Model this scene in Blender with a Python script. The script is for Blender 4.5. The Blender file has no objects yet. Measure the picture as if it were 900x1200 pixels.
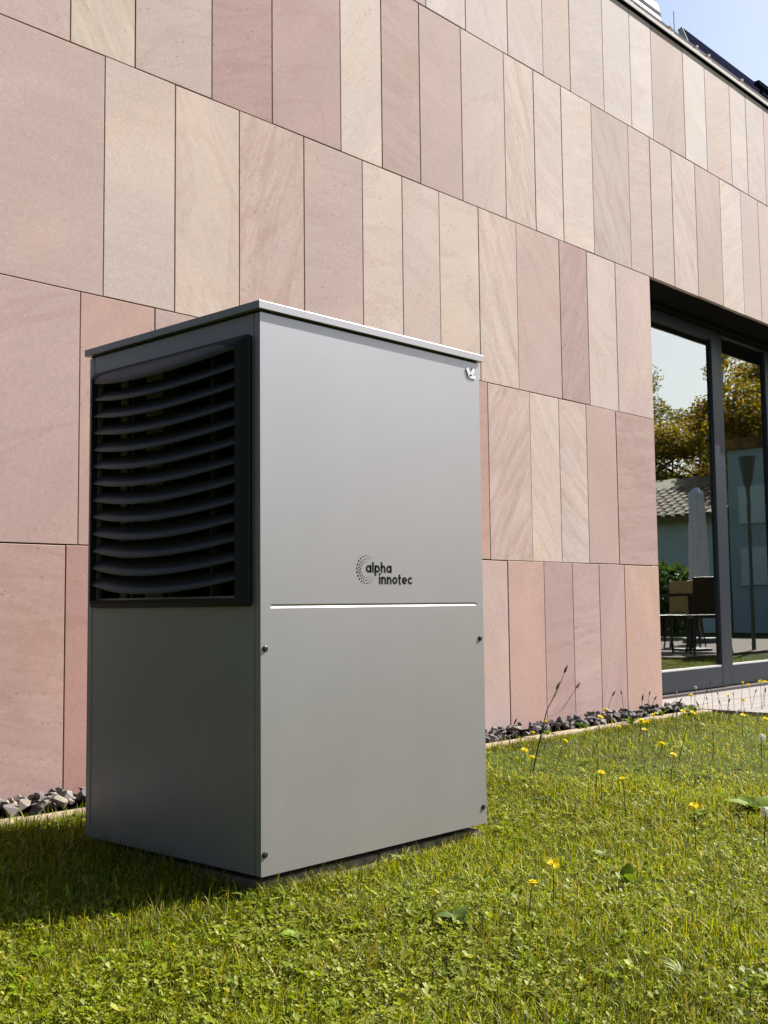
import bpy, bmesh, math, random
import numpy as np
from mathutils import Vector, Matrix, Quaternion
random.seed(7); RNG = np.random.default_rng(11)
SC = bpy.context.scene
COL = SC.collection
PI = math.pi
# ------------------------------------------------------------------ camera
CAM = Vector((-1.7095, -1.9696, 0.696))
YAW, PIT, ROL, FPX = 0.8243, 0.0825, -0.0112, 1322.74
fw = Vector((math.sin(YAW)*math.cos(PIT), math.cos(YAW)*math.cos(PIT), math.sin(PIT)))
rt = Vector((math.cos(YAW), -math.sin(YAW), 0)); up = rt.cross(fw)
c_, s_ = math.cos(ROL), math.sin(ROL)
r2 = c_*rt + s_*up; u2 = -s_*rt + c_*up
cd = bpy.data.cameras.new('camera'); cam = bpy.data.objects.new('camera', cd); COL.objects.link(cam)
mw = Matrix((r2, u2, -fw)).transposed().to_4x4(); mw.translation = CAM
cam.matrix_world = mw
cd.sensor_fit = 'VERTICAL'; cd.sensor_height = 36; cd.lens = 36*FPX/1200
cd.clip_start = 0.05; cd.clip_end = 2000
SC.camera = cam
# ------------------------------------------------------------------ light
SUN_EL = math.radians(41); SUN_AZ = math.atan2(0.953, -0.302)      # azimuth clockwise from +Y
sdir = Vector((math.sin(SUN_AZ)*math.cos(SUN_EL), math.cos(SUN_AZ)*math.cos(SUN_EL), math.sin(SUN_EL)))
W = bpy.data.worlds.new('World'); SC.world = W; W.use_nodes = True
nt = W.node_tree; bg = nt.nodes['Background']
sky = nt.nodes.new('ShaderNodeTexSky'); sky.sky_type = 'NISHITA'; sky.sun_disc = False
sky.sun_elevation = SUN_EL; sky.sun_rotation = SUN_AZ; sky.air_density = 1.0; sky.dust_density = 2.1; sky.ozone_density = 1.0
nt.links.new(sky.outputs[0], bg.inputs[0]); bg.inputs[1].default_value = 0.068
sl = bpy.data.lights.new('sun', 'SUN'); sl.energy = 5.0; sl.angle = math.radians(0.53); sl.color = (1.0, 0.972, 0.93)
so = bpy.data.objects.new('sun', sl); COL.objects.link(so)
so.rotation_euler = (-sdir).to_track_quat('-Z', 'Y').to_euler(); so.location = (10, -5, 12)
SC.view_settings.view_transform = 'Standard'; SC.view_settings.look = 'None'
SC.view_settings.exposure = 1.36; SC.view_settings.gamma = 1.0
SC.render.engine = 'CYCLES'
SC.cycles.max_bounces = 7; SC.cycles.diffuse_bounces = 3; SC.cycles.glossy_bounces = 4; SC.cycles.transparent_max_bounces = 12
SC.cycles.caustics_reflective = False; SC.cycles.caustics_refractive = False

# ------------------------------------------------------------------ helpers
def lin(r, g, b, k=1.0, desat=0.0):
    f = lambda v: (v/12.92 if v <= .04045 else ((v+.055)/1.055)**2.4)
    c = (f(r/255)*k, f(g/255)*k, f(b/255)*k); m_ = sum(c)/3
    return tuple(v + (m_-v)*desat for v in c) + (1,)
class MB:
    def __init__(s): s.v = []; s.f = []; s.m = []; s.mi = 0
    def quad(s, *pts):
        n = len(s.v); s.v += [tuple(p) for p in pts]; s.f.append(tuple(range(n, n+len(pts)))); s.m.append(s.mi)
    def add(s, vs, fs):
        n = len(s.v); s.v += [tuple(p) for p in vs]
        for f in fs: s.f.append(tuple(i+n for i in f)); s.m.append(s.mi)
    def box(s, x0, x1, y0, y1, z0, z1):
        s.add([(x0,y0,z0),(x1,y0,z0),(x1,y1,z0),(x0,y1,z0),(x0,y0,z1),(x1,y0,z1),(x1,y1,z1),(x0,y1,z1)],
              [(0,3,2,1),(4,5,6,7),(0,1,5,4),(1,2,6,5),(2,3,7,6),(3,0,4,7)])
    def obox(s, cen, ax, ay, az):
        c = Vector(cen); P = []
        for k in ((-1,-1,-1),(1,-1,-1),(1,1,-1),(-1,1,-1),(-1,-1,1),(1,-1,1),(1,1,1),(-1,1,1)):
            P.append(c + ax*k[0] + ay*k[1] + az*k[2])
        s.add(P, [(0,3,2,1),(4,5,6,7),(0,1,5,4),(1,2,6,5),(2,3,7,6),(3,0,4,7)])
    def tube(s, pts, radii, n=8, cap=True):
        pts = [Vector(p) for p in pts]
        if not hasattr(radii, '__len__'): radii = [radii]*len(pts)
        base = len(s.v); ref = Vector((0.31, 0.2, 0.93))
        for i, p in enumerate(pts):
            d = (pts[min(i+1, len(pts)-1)] - pts[max(i-1, 0)]).normalized()
            a = d.cross(ref)
            if a.length < 1e-3: a = d.cross(Vector((1,0,0)))
            a.normalize(); b = d.cross(a)
            for k in range(n):
                t = 2*PI*k/n; s.v.append(tuple(p + (a*math.cos(t) + b*math.sin(t))*radii[i]))
        for i in range(len(pts)-1):
            for k in range(n):
                k2 = (k+1) % n
                s.f.append((base+i*n+k, base+i*n+k2, base+(i+1)*n+k2, base+(i+1)*n+k)); s.m.append(s.mi)
        if cap:
            s.f.append(tuple(base+k for k in range(n))); s.m.append(s.mi)
            s.f.append(tuple(base+(len(pts)-1)*n+k for k in reversed(range(n)))); s.m.append(s.mi)
    def mesh(s, name, mats, smooth=False):
        me = bpy.data.meshes.new(name); me.from_pydata(s.v, [], s.f)
        for m in (mats if isinstance(mats, (list, tuple)) else [mats]): me.materials.append(m)
        me.polygons.foreach_set('material_index', s.m)
        if smooth: me.polygons.foreach_set('use_smooth', [True]*len(s.f))
        me.update(); return me
    def build(s, name, mats, parent=None, smooth=False, bevel=0, fixn=False):
        me = s.mesh(name, mats, smooth)
        if fixn:
            bm = bmesh.new(); bm.from_mesh(me); bmesh.ops.recalc_face_normals(bm, faces=bm.faces); bm.to_mesh(me); bm.free()
        return link(name, me, parent, bevel)
def link(name, me, parent=None, bevel=0, loc=None, angle=35):
    o = bpy.data.objects.new(name, me); COL.objects.link(o)
    if parent is not None: o.parent = parent
    if loc is not None: o.location = loc
    if bevel:
        b = o.modifiers.new('bevel', 'BEVEL'); b.width = bevel; b.segments = 2; b.limit_method = 'ANGLE'; b.angle_limit = math.radians(angle)
    return o
def tag(o, label=None, cat=None, group=None, kind=None):
    for k, v in (('label', label), ('category', cat), ('group', group), ('kind', kind)):
        if v: o[k] = v
    return o
def thing(name, label, cat, loc=(0,0,0), rz=0, group=None):
    o = bpy.data.objects.new(name, None); COL.objects.link(o); o.location = loc; o.rotation_euler = (0,0,rz)
    o.empty_display_size = .1
    return tag(o, label, cat, group)
def vnoise(x, y, scale, seed):
    """smooth value noise on arrays, 0..1"""
    x = np.asarray(x)*scale + 100; y = np.asarray(y)*scale + 100
    rng = np.random.default_rng(seed); T = rng.random((64, 64))
    xi = np.floor(x).astype(int); yi = np.floor(y).astype(int); fx = x-xi; fy = y-yi
    fx = fx*fx*(3-2*fx); fy = fy*fy*(3-2*fy)
    g = lambda a, b: T[a % 64, b % 64]
    return (g(xi,yi)*(1-fx)+g(xi+1,yi)*fx)*(1-fy) + (g(xi,yi+1)*(1-fx)+g(xi+1,yi+1)*fx)*fy

class NT:
    def __init__(s, name):
        s.mat = bpy.data.materials.new(name); s.mat.use_nodes = True; s.t = s.mat.node_tree
        s.p = s.t.nodes['Principled BSDF']; s.out = s.t.nodes['Material Output']
    def n(s, typ, **kw):
        nd = s.t.nodes.new(typ); ins = kw.pop('ins', {})
        for k, v in kw.items(): setattr(nd, k, v)
        for k, v in ins.items():
            if isinstance(v, bpy.types.NodeSocket): s.t.links.new(v, nd.inputs[k])
            else: nd.inputs[k].default_value = v
        return nd
    def l(s, a, b): s.t.links.new(a, b)
    def set(s, **kw):
        for k, v in kw.items():
            k = {'color':'Base Color','rough':'Roughness','metal':'Metallic','spec':'Specular IOR Level','coat':'Coat Weight','coatr':'Coat Roughness','sub':'Subsurface Weight','trans':'Transmission Weight'}.get(k, k)
            if isinstance(v, bpy.types.NodeSocket): s.l(v, s.p.inputs[k])
            else: s.p.inputs[k].default_value = v
    def math(s, op, a, b=0.0, clamp=False):
        nd = s.n('ShaderNodeMath', operation=op, use_clamp=clamp)
        for i, v in enumerate((a, b)):
            if isinstance(v, bpy.types.NodeSocket): s.l(v, nd.inputs[i])
            else: nd.inputs[i].default_value = v
        return nd.outputs[0]
    def mix(s, fac, a, b, blend='MIX'):
        nd = s.n('ShaderNodeMix', data_type='RGBA', blend_type=blend)
        for i, v in ((0, fac), (6, a), (7, b)):
            if isinstance(v, bpy.types.NodeSocket): s.l(v, nd.inputs[i])
            else: nd.inputs[i].default_value = v
        return nd.outputs[2]
    def ramp(s, fac, *stops):
        nd = s.n('ShaderNodeValToRGB'); s.l(fac, nd.inputs[0]); e = nd.color_ramp.elements
        while len(e) < len(stops): e.new(0.5)
        for i, (p, c) in enumerate(stops):
            e[i].position = p; e[i].color = c if hasattr(c, '__len__') else (c, c, c, 1)
        return nd.outputs[0]
    def noise(s, vec, scale, detail=3, rough=.5, dist=0):
        nd = s.n('ShaderNodeTexNoise'); nd.inputs['Scale'].default_value = scale; nd.inputs['Detail'].default_value = detail
        nd.inputs['Roughness'].default_value = rough; nd.inputs['Distortion'].default_value = dist
        if vec is not None: s.l(vec, nd.inputs['Vector'])
        return nd.outputs['Fac']
    def vor(s, vec, scale):
        nd = s.n('ShaderNodeTexVoronoi'); nd.inputs['Scale'].default_value = scale
        if vec is not None: s.l(vec, nd.inputs['Vector'])
        return nd.outputs['Distance']
    def bump(s, h, strength=.3, dist=.002):
        nd = s.n('ShaderNodeBump'); nd.inputs['Strength'].default_value = strength; nd.inputs['Distance'].default_value = dist
        s.l(h, nd.inputs['Height']); s.l(nd.outputs[0], s.p.inputs['Normal'])
    def obj(s): return s.n('ShaderNodeTexCoord').outputs['Object']

def plain(name, col, rough=.5, metal=0, spec=.5, nscale=0, namp=.15, bump=0):
    m = NT(name); m.set(color=col, rough=rough, metal=metal, spec=spec)
    if nscale:
        f = m.noise(m.obj(), nscale, 4, .6)
        lo = tuple(c*(1-namp) for c in col[:3])+(1,); hi = tuple(min(1, c*(1+namp)) for c in col[:3])+(1,)
        m.set(color=m.ramp(f, (.3, lo), (.7, hi)))
        if bump: m.bump(f, bump, .003)
    return m.mat

# ------------------------------------------------------------------ materials
def mat_sandstone():
    m = NT('sandstone'); oi = m.n('ShaderNodeObjectInfo'); rnd = oi.outputs['Random']
    tc = m.obj()
    ang = m.math('MULTIPLY', m.math('SUBTRACT', rnd, .5), 2.6)
    vr = m.n('ShaderNodeVectorRotate', rotation_type='AXIS_ANGLE'); m.l(tc, vr.inputs['Vector']); vr.inputs['Axis'].default_value = (0,1,0); m.l(ang, vr.inputs['Angle'])
    off = m.n('ShaderNodeCombineXYZ'); m.l(m.math('MULTIPLY', rnd, 37.7), off.inputs[0]); m.l(m.math('MULTIPLY', rnd, 91.3), off.inputs[1]); m.l(m.math('MULTIPLY', rnd, 53.9), off.inputs[2])
    va = m.n('ShaderNodeVectorMath', operation='ADD'); m.l(vr.outputs[0], va.inputs[0]); m.l(off.outputs[0], va.inputs[1]); v = va.outputs[0]
    wn = m.n('ShaderNodeTexWhiteNoise', noise_dimensions='1D'); m.l(m.math('MULTIPLY', rnd, 971.0), wn.inputs['W'])
    amp = m.math('POWER', wn.outputs['Value'], 2.2)
    # stretched coordinates for bedding
    mp = m.n('ShaderNodeMapping'); mp.inputs['Scale'].default_value = (1.0, 1.0, 7.0); m.l(v, mp.inputs['Vector'])
    bed = m.noise(mp.outputs[0], 3.2, 6, .62, .9)
    wv = m.n('ShaderNodeTexWave', wave_type='BANDS', bands_direction='Z', wave_profile='SAW'); wv.inputs['Scale'].default_value = 2.6; wv.inputs['Distortion'].default_value = 5.5; wv.inputs['Detail'].default_value = 4; wv.inputs['Detail Scale'].default_value = 1.1; wv.inputs['Detail Roughness'].default_value = .6
    m.l(v, wv.inputs['Vector'])
    fine = m.noise(v, 210, 2, .6); grain = m.noise(v, 55, 3, .65); mot = m.noise(v, 2.2, 4, .55, .6)
    base = oi.outputs['Color']
    c = m.mix(m.math('MULTIPLY', m.ramp(mot, (.35, 0), (.7, 1)), .42), base, m.mix(1, base, (1.16, 1.12, 1.04, 1), 'MULTIPLY'))
    c = m.mix(m.math('MULTIPLY', m.ramp(m.noise(v, 1.3, 3, .5, .3), (.45, 0), (.75, 1)), .35), c, m.mix(1, c, (.93, .84, .78, 1), 'MULTIPLY'))
    fb = m.math('MULTIPLY', m.ramp(bed, (.36, 1), (.56, 0)), m.math('ADD', m.math('MULTIPLY', amp, .6), .05))
    c = m.mix(fb, c, m.mix(1, c, (.80, .72, .68, 1), 'MULTIPLY'))
    fw_ = m.math('MULTIPLY', m.ramp(wv.outputs['Fac'], (.0, 1), (.5, 0)), m.math('MULTIPLY', amp, .40))
    c = m.mix(fw_, c, m.mix(1, c, (.84, .74, .71, 1), 'MULTIPLY'))
    mp3 = m.n('ShaderNodeMapping'); mp3.inputs['Scale'].default_value = (1.0, 1.0, 2.8); m.l(v, mp3.inputs['Vector'])
    c = m.mix(m.math('MULTIPLY', m.ramp(m.noise(mp3.outputs[0], 1.4, 3, .5, .5), (.50, 0), (.66, 1)), .55), c, m.mix(1, c, (1.16, 1.15, 1.13, 1), 'MULTIPLY'))
    wn2 = m.n('ShaderNodeTexWhiteNoise', noise_dimensions='1D'); m.l(m.math('MULTIPLY', rnd, 517.0), wn2.inputs['W'])
    oc = m.math('MULTIPLY', m.ramp(m.noise(v, 2.6, 4, .6, .4), (.54, 0), (.70, 1)), m.math('MULTIPLY', m.math('GREATER_THAN', wn2.outputs['Value'], .5), .38))
    c = m.mix(oc, c, m.mix(1, c, (1.04, .95, .76, 1), 'MULTIPLY'))
    vn = m.math('ABSOLUTE', m.math('SUBTRACT', m.noise(mp3.outputs[0], 1.1, 4, .55, .8), .5))
    vv = m.math('MULTIPLY', m.ramp(vn, (.004, 1), (.028, 0)), m.math('MULTIPLY', m.math('LESS_THAN', wn2.outputs['Value'], .5), .36))
    c = m.mix(vv, c, m.mix(1, c, (.86, .77, .74, 1), 'MULTIPLY'))
    c = m.mix(1, c, m.ramp(fine, (.25, .87), (.75, 1.10)), 'MULTIPLY')
    c = m.mix(1, c, m.ramp(grain, (.3, .945), (.7, 1.045)), 'MULTIPLY')
    # dark pits in bedding-parallel trails, light specks
    mp2 = m.n('ShaderNodeMapping'); mp2.inputs['Scale'].default_value = (.75, 1, 1.5); m.l(v, mp2.inputs['Vector'])
    pit = m.math('MULTIPLY', m.math('LESS_THAN', m.vor(mp2.outputs[0], 46), .20), m.math('MULTIPLY', m.math('GREATER_THAN', m.noise(mp.outputs[0], 5, 3, .6), .575), m.math('GREATER_THAN', wn.outputs['Value'], .42)))
    c = m.mix(m.math('MULTIPLY', pit, .6), c, m.mix(1, c, (.52, .40, .34, 1), 'MULTIPLY'))
    spk = m.math('MULTIPLY', m.math('LESS_THAN', m.vor(v, 37), .07), m.math('GREATER_THAN', m.noise(v, 6, 2), .53))
    c = m.mix(m.math('MULTIPLY', spk, .55), c, (.80, .72, .64, 1))
    m.set(color=c, rough=.82, spec=.25)
    h = m.math('SUBTRACT', m.math('ADD', m.math('MULTIPLY', fine, .4), m.math('MULTIPLY', bed, .8)), m.math('MULTIPLY', pit, .9))
    m.bump(h, .22, .0022)
    return m.mat
M = {}
M['stone'] = mat_sandstone()
M['core'] = plain('dark_substructure', (.035,.026,.023,1), .9)
def mat_paint(name, col, metal, rough, dirt=True):
    m = NT(name); tc = m.obj()
    sp = m.noise(tc, 480, 2, .6); big = m.noise(tc, 4.5, 4, .6, .4)
    c = m.mix(1, col, m.ramp(sp, (.3, .89), (.7, 1.11)), 'MULTIPLY')
    c = m.mix(1, c, m.ramp(big, (.3, .985), (.7, 1.015)), 'MULTIPLY')
    r = m.ramp(big, (.25, rough*.97), (.75, rough*1.03))
    if dirt:
        sx = m.n('ShaderNodeSeparateXYZ'); m.l(tc, sx.inputs[0])
        low = m.ramp(sx.outputs[2], (.12, 1), (.62, 0))
        spot = m.math('MULTIPLY', m.ramp(m.vor(tc, 170), (.10, 1), (.22, 0)), m.ramp(m.noise(tc, 14, 4, .6), (.45, 0), (.7, 1)))
        c = m.mix(m.math('MULTIPLY', m.math('MULTIPLY', spot, low), .7), c, (.50,.50,.49,1))
        mpp = m.n('ShaderNodeMapping'); mpp.inputs['Scale'].default_value = (26, 26, 1.6); m.l(tc, mpp.inputs['Vector'])
        st = m.noise(mpp.outputs[0], 1.0, 5, .65)
        c = m.mix(m.math('MULTIPLY', m.math('MULTIPLY', m.ramp(st, (.50, 0), (.72, 1)), low), .06), c, (.55,.55,.54,1))
    m.set(color=c, metal=metal, rough=r, spec=.5)
    m.bump(m.noise(tc, 420, 2, .5), .10, .0006)
    return m.mat
M['paint'] = mat_paint('silver_grey_powder_coat', (.348,.333,.343,1), .56, .37)
M['paint_side'] = M['paint']
M['black'] = None
_m = NT('black_frame_plastic'); _m.set(color=(.018,.018,.019,1), rough=.55, spec=.25); _m.bump(_m.noise(_m.obj(), 900, 2, .6), .12, .0005); M['black_frame'] = _m.mat
_m = NT('black_plastic'); _m.set(color=(.058,.057,.058,1), rough=.5, spec=.4); _m.bump(_m.noise(_m.obj(), 900, 2, .6), .12, .0005); M['black'] = _m.mat
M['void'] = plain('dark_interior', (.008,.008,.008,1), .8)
M['galv'] = plain('galvanised_bracket', (.15,.13,.15,1), .6, 0, nscale=60, namp=.1)
M['screw'] = plain('screw_steel', (.05,.05,.055,1), .35, .8)
M['ink'] = plain('black_print', (.006,.006,.006,1), .7, 0, .1)
M['white'] = plain('white_emblem', (.66,.66,.66,1), .6, 0, .2)
M['concrete'] = plain('concrete_block', (.17,.135,.095,1), .9, nscale=45, namp=.45, bump=.4)
M['kerb'] = plain('sandy_kerb_concrete', (.27,.205,.135,1), .9, nscale=38, namp=.32, bump=.4)
M['frame'] = plain('anthracite_frame', (.012,.017,.025,1), .42, 0, .3, nscale=300, namp=.06)
M['frame_dark'] = plain('dark_head_trim', (.007,.006,.006,1), .8, 0, .05)
M['bead'] = plain('pale_glazing_bead', (.5,.48,.45,1), .4)
M['capmetal'] = plain('pale_coping_metal', (.50,.45,.42,1), .8, 0, .1, nscale=9, namp=.06)
M['solar'] = plain('dark_solar_glass', (.012,.013,.026,1), 1.0, 0, 0.0)
M['alu'] = plain('alu_edge', (.30,.30,.31,1), .8, 0, .1)
M['whiteroof'] = plain('white_sheet_metal', (.8,.8,.8,1), .4)
M['darkroof'] = plain('dark_roof_metal', (.022,.015,.022,1), .8, 0, .1)
def mat_wood():
    m = NT('weathered_decking'); oi = m.n('ShaderNodeObjectInfo'); tc = m.obj()
    mp = m.n('ShaderNodeMapping'); mp.inputs['Scale'].default_value = (1.2, 28, 28); m.l(tc, mp.inputs['Vector'])
    off = m.n('ShaderNodeVectorMath', operation='ADD'); m.l(mp.outputs[0], off.inputs[0])
    cx = m.n('ShaderNodeCombineXYZ'); m.l(m.math('MULTIPLY', oi.outputs['Random'], 60), cx.inputs[0]); m.l(cx.outputs[0], off.inputs[1])
    f = m.noise(off.outputs[0], 2.2, 5, .65, .4)
    c = m.ramp(f, (.25, (.11,.088,.075,1)), (.5, (.22,.19,.17,1)), (.75, (.30,.27,.245,1)))
    m.set(color=c, rough=.75, spec=.3); m.bump(f, .3, .003); return m.mat
M['deck'] = mat_wood()
def mat_gravel():
    m = NT('crushed_stone'); oi = m.n('ShaderNodeObjectInfo'); tc = m.obj()
    f = m.noise(tc, 60, 5, .7); r = m.ramp(oi.outputs['Random'], (0, (.12,.11,.105,1)), (.3, (.20,.175,.17,1)), (.55, (.31,.26,.20,1)), (.8, (.22,.20,.19,1)), (1, (.42,.35,.27,1)))
    c = m.mix(1, r, m.ramp(f, (.3, .65), (.7, 1.3)), 'MULTIPLY'); c = m.mix(1, c, oi.outputs['Color'], 'MULTIPLY'); m.set(color=c, rough=.85, spec=.3); m.bump(f, .4, .003); return m.mat
M['gravel'] = mat_gravel()
M['gravel_bed'] = plain('gravel_bed', (.075,.062,.052,1), .95, nscale=90, namp=.6, bump=.6)
def mat_lawn():
    m = NT('lawn_soil'); tc = m.n('ShaderNodeNewGeometry').outputs['Position']
    f = m.noise(tc, 70, 5, .7); g = m.noise(tc, 3, 4, .6)
    c = m.mix(m.ramp(g, (.35, 0), (.65, 1)), m.ramp(f, (.3, (.018,.022,.004,1)), (.7, (.085,.088,.014,1))), m.ramp(f, (.3, (.02,.03,.004,1)), (.7, (.075,.11,.012,1))))
    m.set(color=c, rough=.95, spec=.1); m.bump(f, .8, .02); return m.mat
M['lawn'] = mat_lawn()
def mat_leaf(name, transl=.35, gloss=.4, rough=.4):
    m = NT(name); at = m.n('ShaderNodeAttribute', attribute_name='Col'); 
    m.set(color=at.outputs['Color'], rough=rough, spec=gloss)
    tr = m.n('ShaderNodeBsdfTranslucent'); m.l(m.mix(1, at.outputs['Color'], (1.35,1.25,.6,1), 'MULTIPLY'), tr.inputs[0])
    mx = m.n('ShaderNodeMixShader'); mx.inputs[0].default_value = transl; m.l(m.p.outputs[0], mx.inputs[1]); m.l(tr.outputs[0], mx.inputs[2]); m.l(mx.outputs[0], m.out.inputs[0])
    return m.mat
M['grass'] = mat_leaf('grass_blades', .36, .13, .5)
M['leaf'] = mat_leaf('tree_leaves', .5, .35, .5)
def leafplain(name, col, transl=.3, rough=.55, spec=.2):
    m = NT(name); f = m.noise(m.obj(), 55, 4, .6)
    c = m.mix(1, col, m.ramp(f, (.3, .75), (.7, 1.2)), 'MULTIPLY'); m.set(color=c, rough=rough, spec=spec)
    tr = m.n('ShaderNodeBsdfTranslucent'); m.l(c, tr.inputs[0])
    mx = m.n('ShaderNodeMixShader'); mx.inputs[0].default_value = transl; m.l(m.p.outputs[0], mx.inputs[1]); m.l(tr.outputs[0], mx.inputs[2]); m.l(mx.outputs[0], m.out.inputs[0])
    return m.mat
M['weed'] = leafplain('broad_weed_leaf', (.14,.20,.010,1)); M['weed_pale'] = leafplain('pale_weed_leaf', (.21,.24,.06,1)); M['weed_dark'] = leafplain('dark_weed_leaf', (.06,.10,.010,1))
M['dark_stalk'] = leafplain('dark_grass_stalk', (.022,.034,.008,1), .1, 1.0, 0); M['stem'] = leafplain('flower_stem', (.050,.058,.016,1)); M['petal'] = leafplain('yellow_petal', (.78,.62,.006,1), .35); M['seedhead'] = leafplain('brown_seed_head', (.10,.062,.022,1)); M['fluff'] = leafplain('white_seed_fluff', (.7,.68,.6,1), .4)
M['bark'] = plain('bark', (.07,.05,.035,1), .9, nscale=12, namp=.4, bump=.6)
M['plaster'] = plain('pale_plaster', (.62,.68,.62,1), .9, nscale=2, namp=.06)
M['plaster_grey'] = plain('grey_green_plaster', (.40,.46,.45,1), .9, nscale=2, namp=.06)
M['tile'] = plain('clay_roof_tile', (.20,.14,.07,1), .8, nscale=8, namp=.35)
M['chairwood'] = plain('dark_brown_chair', (.035,.018,.012,1), .5)
M['chairlight'] = plain('light_wood_chair', (.50,.32,.10,1), .5, nscale=20, namp=.1)
M['fabric'] = plain('off_white_parasol_cloth', (.72,.72,.74,1), .85, nscale=12, namp=.08)
M['brownwood'] = plain('brown_wood_post', (.16,.06,.025,1), .5, nscale=10, namp=.25)
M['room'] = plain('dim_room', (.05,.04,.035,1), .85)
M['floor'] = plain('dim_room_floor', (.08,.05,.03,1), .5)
M['lampmetal'] = plain('lamp_post_metal', (.10,.12,.10,1), .5)
M['rust'] = plain('rust_brown_roof_edge', (.26,.12,.025,1), .9, nscale=3, namp=.6)
M['paver'] = plain('patio_paver', (.17,.12,.09,1), .9, nscale=6, namp=.2)
def mat_glass():
    m = NT('coated_window_glass')
    fr = m.n('ShaderNodeFresnel'); fr.inputs['IOR'].default_value = 5.0
    gl = m.n('ShaderNodeBsdfGlossy'); gl.inputs['Roughness'].default_value = 0.011; gl.inputs['Color'].default_value = (.93,1.0,.97,1)
    tr = m.n('ShaderNodeBsdfTransparent'); tr.inputs['Color'].default_value = (.72,.78,.76,1)
    nb = m.n('ShaderNodeBump'); nb.inputs['Strength'].default_value = .012; nb.inputs['Distance'].default_value = .01; m.l(m.noise(m.obj(), 5, 2, .5), nb.inputs['Height']); m.l(nb.outputs[0], gl.inputs['Normal'])
    mx = m.n('ShaderNodeMixShader'); m.l(fr.outputs[0], mx.inputs[0]); m.l(tr.outputs[0], mx.inputs[1]); m.l(gl.outputs[0], mx.inputs[2]); m.l(mx.outputs[0], m.out.inputs[0])
    return m.mat
M['glass'] = mat_glass()

# ------------------------------------------------------------------ setting: ground
Y = 1.3949                         # face of the stone wall
def gz(y):                          # lawn level: rises a little towards the wall
    y = np.asarray(y, float); return 0.036 + 0.036*np.clip((y+.05)/1.11, 0, 1)
mb = MB(); ys = [-400, -60, -8, -0.05, .35, .7, 1.06, 1.5, 400]; xs = [-400, -20, -3, 0, 3, 6, 20, 400]
for i in range(len(xs)-1):
    for j in range(len(ys)-1):
        mb.quad(*[(x, y, float(gz(y))) for x, y in ((xs[i],ys[j]),(xs[i+1],ys[j]),(xs[i+1],ys[j+1]),(xs[i],ys[j+1]))])
tag(mb.build('lawn_ground', M['lawn']), 'lawn ground sloping up gently to the stone wall', kind='structure')

# ------------------------------------------------------------------ building
bld = thing('building', 'building clad in pink and cream sandstone panels with dark glazed doors', 'building', (0, Y, 0))
def bpart(mb, name, mat, **kw):     # geometry given in world, stored relative to the building's base
    mb.v = [(x, y-Y, z) for x, y, z in mb.v]
    return mb.build(name, mat, bld, **kw)
H = [0.04, 0.9113, 1.7899, 2.6683, 3.5549, 4.304]
X0, XJ, XW, X1 = -.30, 4.325, 9.2, 11.5  # X0: wall end invented so the cabinet's side mirrors no sunlit stone
def fill(a, b, lo=.26, hi=.42):
    r = [a]; 
    while b - r[-1] > hi*1.15: r.append(r[-1] + random.uniform(lo, hi))
    return r
left = lambda x: []
rows = {
 'A': (4, left(0.4)+[0.4,.73,1.03,1.38,1.66,1.97]+[2.263,2.568,2.921,3.242,3.507,3.86,4.171,4.429,4.842,5.143,5.506,5.76,6.053]+fill(6.38, X1)+[X1]),
 'B': (3, left(-.1)+[-.1]+[.342,.611,.967,1.28,1.678,1.943,2.209,2.524,2.878,3.143,3.406,3.713,4.117,4.374,4.643,4.958,5.31,5.624,5.901]+fill(6.2, X1)+[X1]),
 'C': (2, left(-.05)+[-.05]+[.484,.793,1.105,1.456,1.81,2.074,2.338,2.642,2.958,3.351,3.624,3.928,XJ]),
 'D': (1, left(-.12)+[-.12]+[.394,.705,1.06,1.34,1.72,2.03,2.36,2.692,3.046,3.312,3.577,3.888,XJ]),
 'E': (0, left(-.02)+[-.02]+[.348,.64,1.0,1.31,1.66,1.98,2.27,2.55,2.829,3.142,3.405,3.669,3.936,XJ]),
}
shade = {  # stone tints with haze painted in: panels toward the upper right are paler
 'A': {2.568:(218,200,190),2.921:(214,193,182),3.242:(212,192,180),3.507:(210,185,168),3.86:(205,185,175),4.171:(215,197,184),4.429:(222,204,192),4.842:(200,174,158),5.143:(222,206,192),5.506:(212,190,176),5.76:(216,198,185),6.053:(214,196,182),2.263:(200,172,160)},
 'B': {.342:(206,176,164),.611:(217,196,172),.967:(206,180,166),1.28:(190,148,136),1.678:(192,154,144),1.943:(221,198,178),2.209:(194,160,148),2.524:(201,167,155),2.878:(212,186,170),3.143:(220,196,176),3.406:(218,194,180),3.713:(223,201,185),4.117:(204,181,163),4.374:(209,182,166),4.643:(211,186,170),4.958:(218,195,182),5.31:(202,175,160),5.624:(227,209,193),5.901:(209,184,171)},
 'C': {.484:(206,174,160),.793:(216,191,174),1.105:(217,190,168),1.456:(212,180,163),1.81:(203,172,158),2.074:(225,200,181),2.338:(217,191,176),2.642:(222,197,176),2.958:(222,195,176),3.351:(209,174,160),3.624:(195,158,146),3.928:(221,194,178),XJ:(214,183,169)},
 'D': {.394:(206,170,156),.705:(206,165,147),2.692:(203,154,134),3.046:(216,185,169),3.312:(227,200,180),3.577:(222,195,180),3.888:(203,166,152),XJ:(198,160,148)},
 'E': {.348:(203,163,149),.64:(197,147,132),2.829:(212,179,167),3.142:(210,165,147),3.405:(198,157,146),3.669:(206,168,157),3.936:(200,161,150),XJ:(217,186,175)},
}
pool = [(206,174,160),(216,190,174),(200,162,150),(222,198,180),(210,180,166),(196,156,144)]
GAP = .0040
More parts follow.
